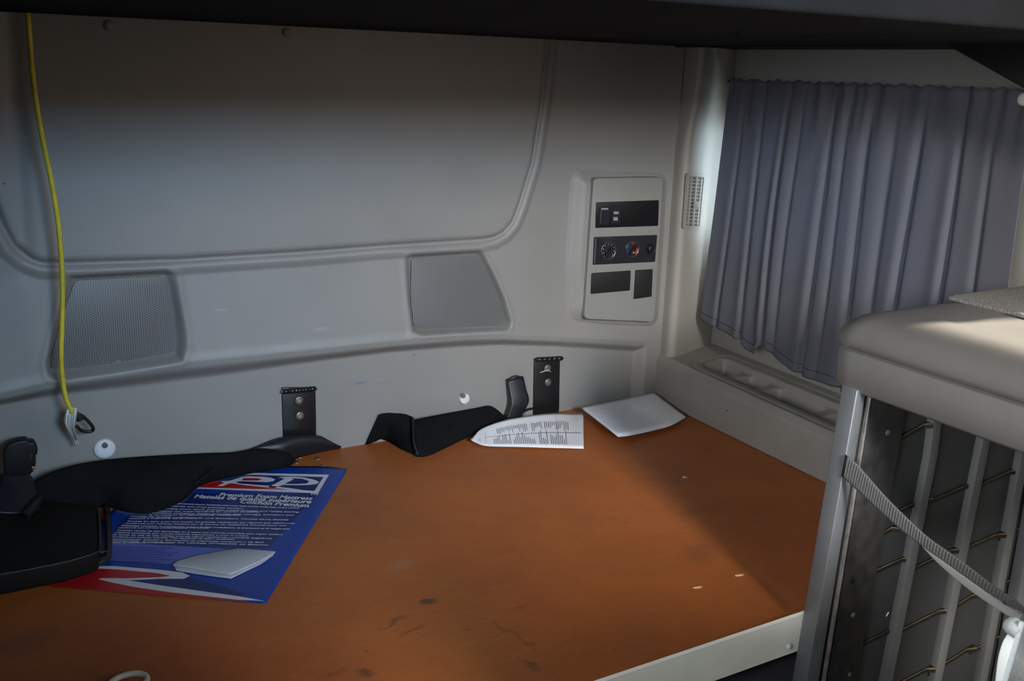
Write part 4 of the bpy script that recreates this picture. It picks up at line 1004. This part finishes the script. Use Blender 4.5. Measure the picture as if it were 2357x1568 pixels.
        vs = [(p[0], YB, p[2]), (q[0], YB, q[2] - .0), (q[0] + .002, YB - .020, q[2] - .002), (q[0] + .004, YB, q[2] - .014), (p[0], YB, p[2] - .007), (p[0], YB - .004, p[2] - .001)]
        prism('ledge', [vs[0], vs[5], vs[2], vs[1]], (0, 0, -.0045), M['shelf_edge'], e)
    for a in ((2066, 1175, 2148, 1148), (2150, 1147, 2254, 1114), (2256, 1113, 2353, 1082), (2085, 1000, 2150, 975), (2034, 1226, 2070, 1216), (2110, 1303, 2215, 1264), (2216, 1262, 2318, 1229), (2318, 1228, 2420, 1190),
              (1989, 1478, 2079, 1446), (2082, 1445, 2188, 1404), (2188, 1402, 2262, 1368), (2295, 1348, 2400, 1310), (2081, 1566, 2154, 1540), (2156, 1540, 2250, 1492), (2252, 1490, 2330, 1460), (2020, 1310, 2100, 1285)):
        ledge(*a)
    # other corner posts
    for (x, y) in ((1.23, -1.77), (1.745, -1.77), (1.745, -1.10)):
        box('corner_post', (x - .015, y - .012, 0.0), (x + .015, y + .012, 1.168), M['alu'], e, .002)
    box('base_tray', (1.18, -1.785, 0.0), (1.76, -1.08, 0.05), M['panel'], e, .004)
    fix(e)
    fluff(2043, 1415, 1, YB - .001, (0, 1, 0), 'white crumb stuck on the dark cabinet panel below the strap', .004)
cabinet()

def strap():
    e = thing('ratchet_strap', (1.2, -1.2, .95), 'grey ribbed webbing strap crossing diagonally in front of the cabinet', 'strap')
    # outer (ribbed) band
    XP = 1.185
    up = [(1952, 1052), (1972, 1068), (2000, 1100), (2040, 1145), (2090, 1195), (2140, 1240), (2190, 1275), (2240, 1312), (2290, 1350), (2330, 1376), (2362, 1402)]
    lo = [(1942, 1100), (1966, 1122), (1998, 1152), (2036, 1186), (2082, 1226), (2130, 1262), (2178, 1296), (2228, 1332), (2280, 1368), (2322, 1392), (2356, 1412)]
    def xp(k): return XP + (-.012 if 0 else 0) + (.004 * k / 10)
    A = resample([P(x, y, 0, xp(i)) for i, (x, y) in enumerate(up)], 420); B = resample([P(x, y, 0, xp(i)) for i, (x, y) in enumerate(lo)], 420)
    rows = [[A[i] * (1 - t) + B[i] * t + np.array([-.0012 * math.sin(i * .95) * math.sin(math.pi * t) ** .3, 0, 0]) for t in np.linspace(0, 1, 9)] for i in range(420)]
    sheet('ribbed_band', rows, M['strap'], e, .0016)
    up2 = [(2120, 1236), (2150, 1262), (2190, 1298), (2240, 1338), (2290, 1376), (2330, 1402), (2352, 1414)]
    lo2 = [(2112, 1246), (2146, 1284), (2186, 1321), (2234, 1360), (2284, 1395), (2322, 1419), (2346, 1430)]
    A = resample([P(x, y, 0, 1.198) for x, y in up2], 60); B = resample([P(x, y, 0, 1.192) for x, y in lo2], 60)
    sheet('pale_lower_band', [[A[i] * (1 - t) + B[i] * t for t in np.linspace(0, 1, 4)] for i in range(60)], M['strap_pale'], e, .0016)
    # wrap behind the post
    a, b_ = P(1952, 1052, 0, XP), P(1942, 1100, 0, XP)
    rows = []
    for k in range(14):
        t = k / 13; ang = t * math.pi / 2; off = np.array([.030 * (1 - math.cos(ang)), .016 * math.sin(ang), 0]); rows.append([a + off, (a + b_) / 2 + off, b_ + off])
    sheet('wrapped_end', rows, M['vinyl'], e, .002)
    fix(e)
strap()

# ------------------------------------------------------------------ seat at the bottom right corner
def seat():
    e = thing('passenger_seat', (1.0, -1.95, 0.0), 'pale grey seat edge with a white side piece in the bottom right corner', 'seat')
    y = -1.74
    a, b_ = P(2362, 1392, 1, y), P(2311, 1568, 1, y); d = (b_ - a) / (b_[2] - a[2])
    top = a + d * (1.16 - a[2]); bot = a + d * (.50 - a[2])
    pts = [(top[0], y, 1.16), (top[0] + .04, y, 1.19), (1.15, y, 1.19), (1.18, y, 1.16), (1.18, y, .50), (bot[0], y, .50), tuple(b_), tuple(a)]
    prism('backrest', rounded(pts, .02, 4), (0, -.13, 0), M['seat'], e, .012, 4)
    box('seat_cushion', (bot[0] + .01, -2.40, .38), (1.18, y - .14, .50), M['seat'], e, .03, 4)
    box('seat_pedestal', (bot[0] + .08, -2.25, 0), (1.12, y - .2, .38), M['base'], e, .01)
    L = [P(px, py, 1, y + .010) for px, py in ((2318, 1456), (2306, 1476), (2298, 1500), (2293, 1525), (2288, 1568), (2284, 1610))]
    Rr = [P(px, py, 1, y + .010) for px, py in ((2318 + 18, 1458), (2340, 1476), (2334, 1500), (2326, 1525), (2316, 1568), (2306, 1610))]
    prism('white_side_piece', spline(L, 4) + spline(Rr, 4)[::-1], (0, -.010, 0), M['whitep'], e, .002, 3)
    c_ = P(2331, 1441, 1, y + .006); k = .55
    lathe('lever_knob', [(.0105 * k, -.012 * k), (.012 * k, -.008 * k), (.0125 * k, .0), (.011 * k, .006 * k), (.006 * k, .010 * k)], c_, (0, 1, .25), M['seat'], e, 18)
    fix(e)
seat()

def unseen_driver_seat():  # out of view, added to shade the left part of the board
    e = thing('unseen_driver_seat', (0.05, -1.95, 0.0), 'unseen grey seat with a tall backrest on the left, added to shade the board', 'seat')
    prism('backrest', rounded([(-.30, -1.72, .5), (-.30, -1.72, 1.22), (-.24, -1.72, 1.30), (.34, -1.72, 1.30), (.40, -1.72, 1.22), (.40, -1.72, .5)], .03, 4), (0, -.12, 0), M['seat'], e, .02, 4)
    box('seat_cushion', (-.30, -2.35, .38), (.40, -1.86, .50), M['seat'], e, .03, 4)
    box('seat_pedestal', (-.2, -2.25, 0), (.3, -1.95, .38), M['base'], e, .01)
    fix(e)
unseen_driver_seat()
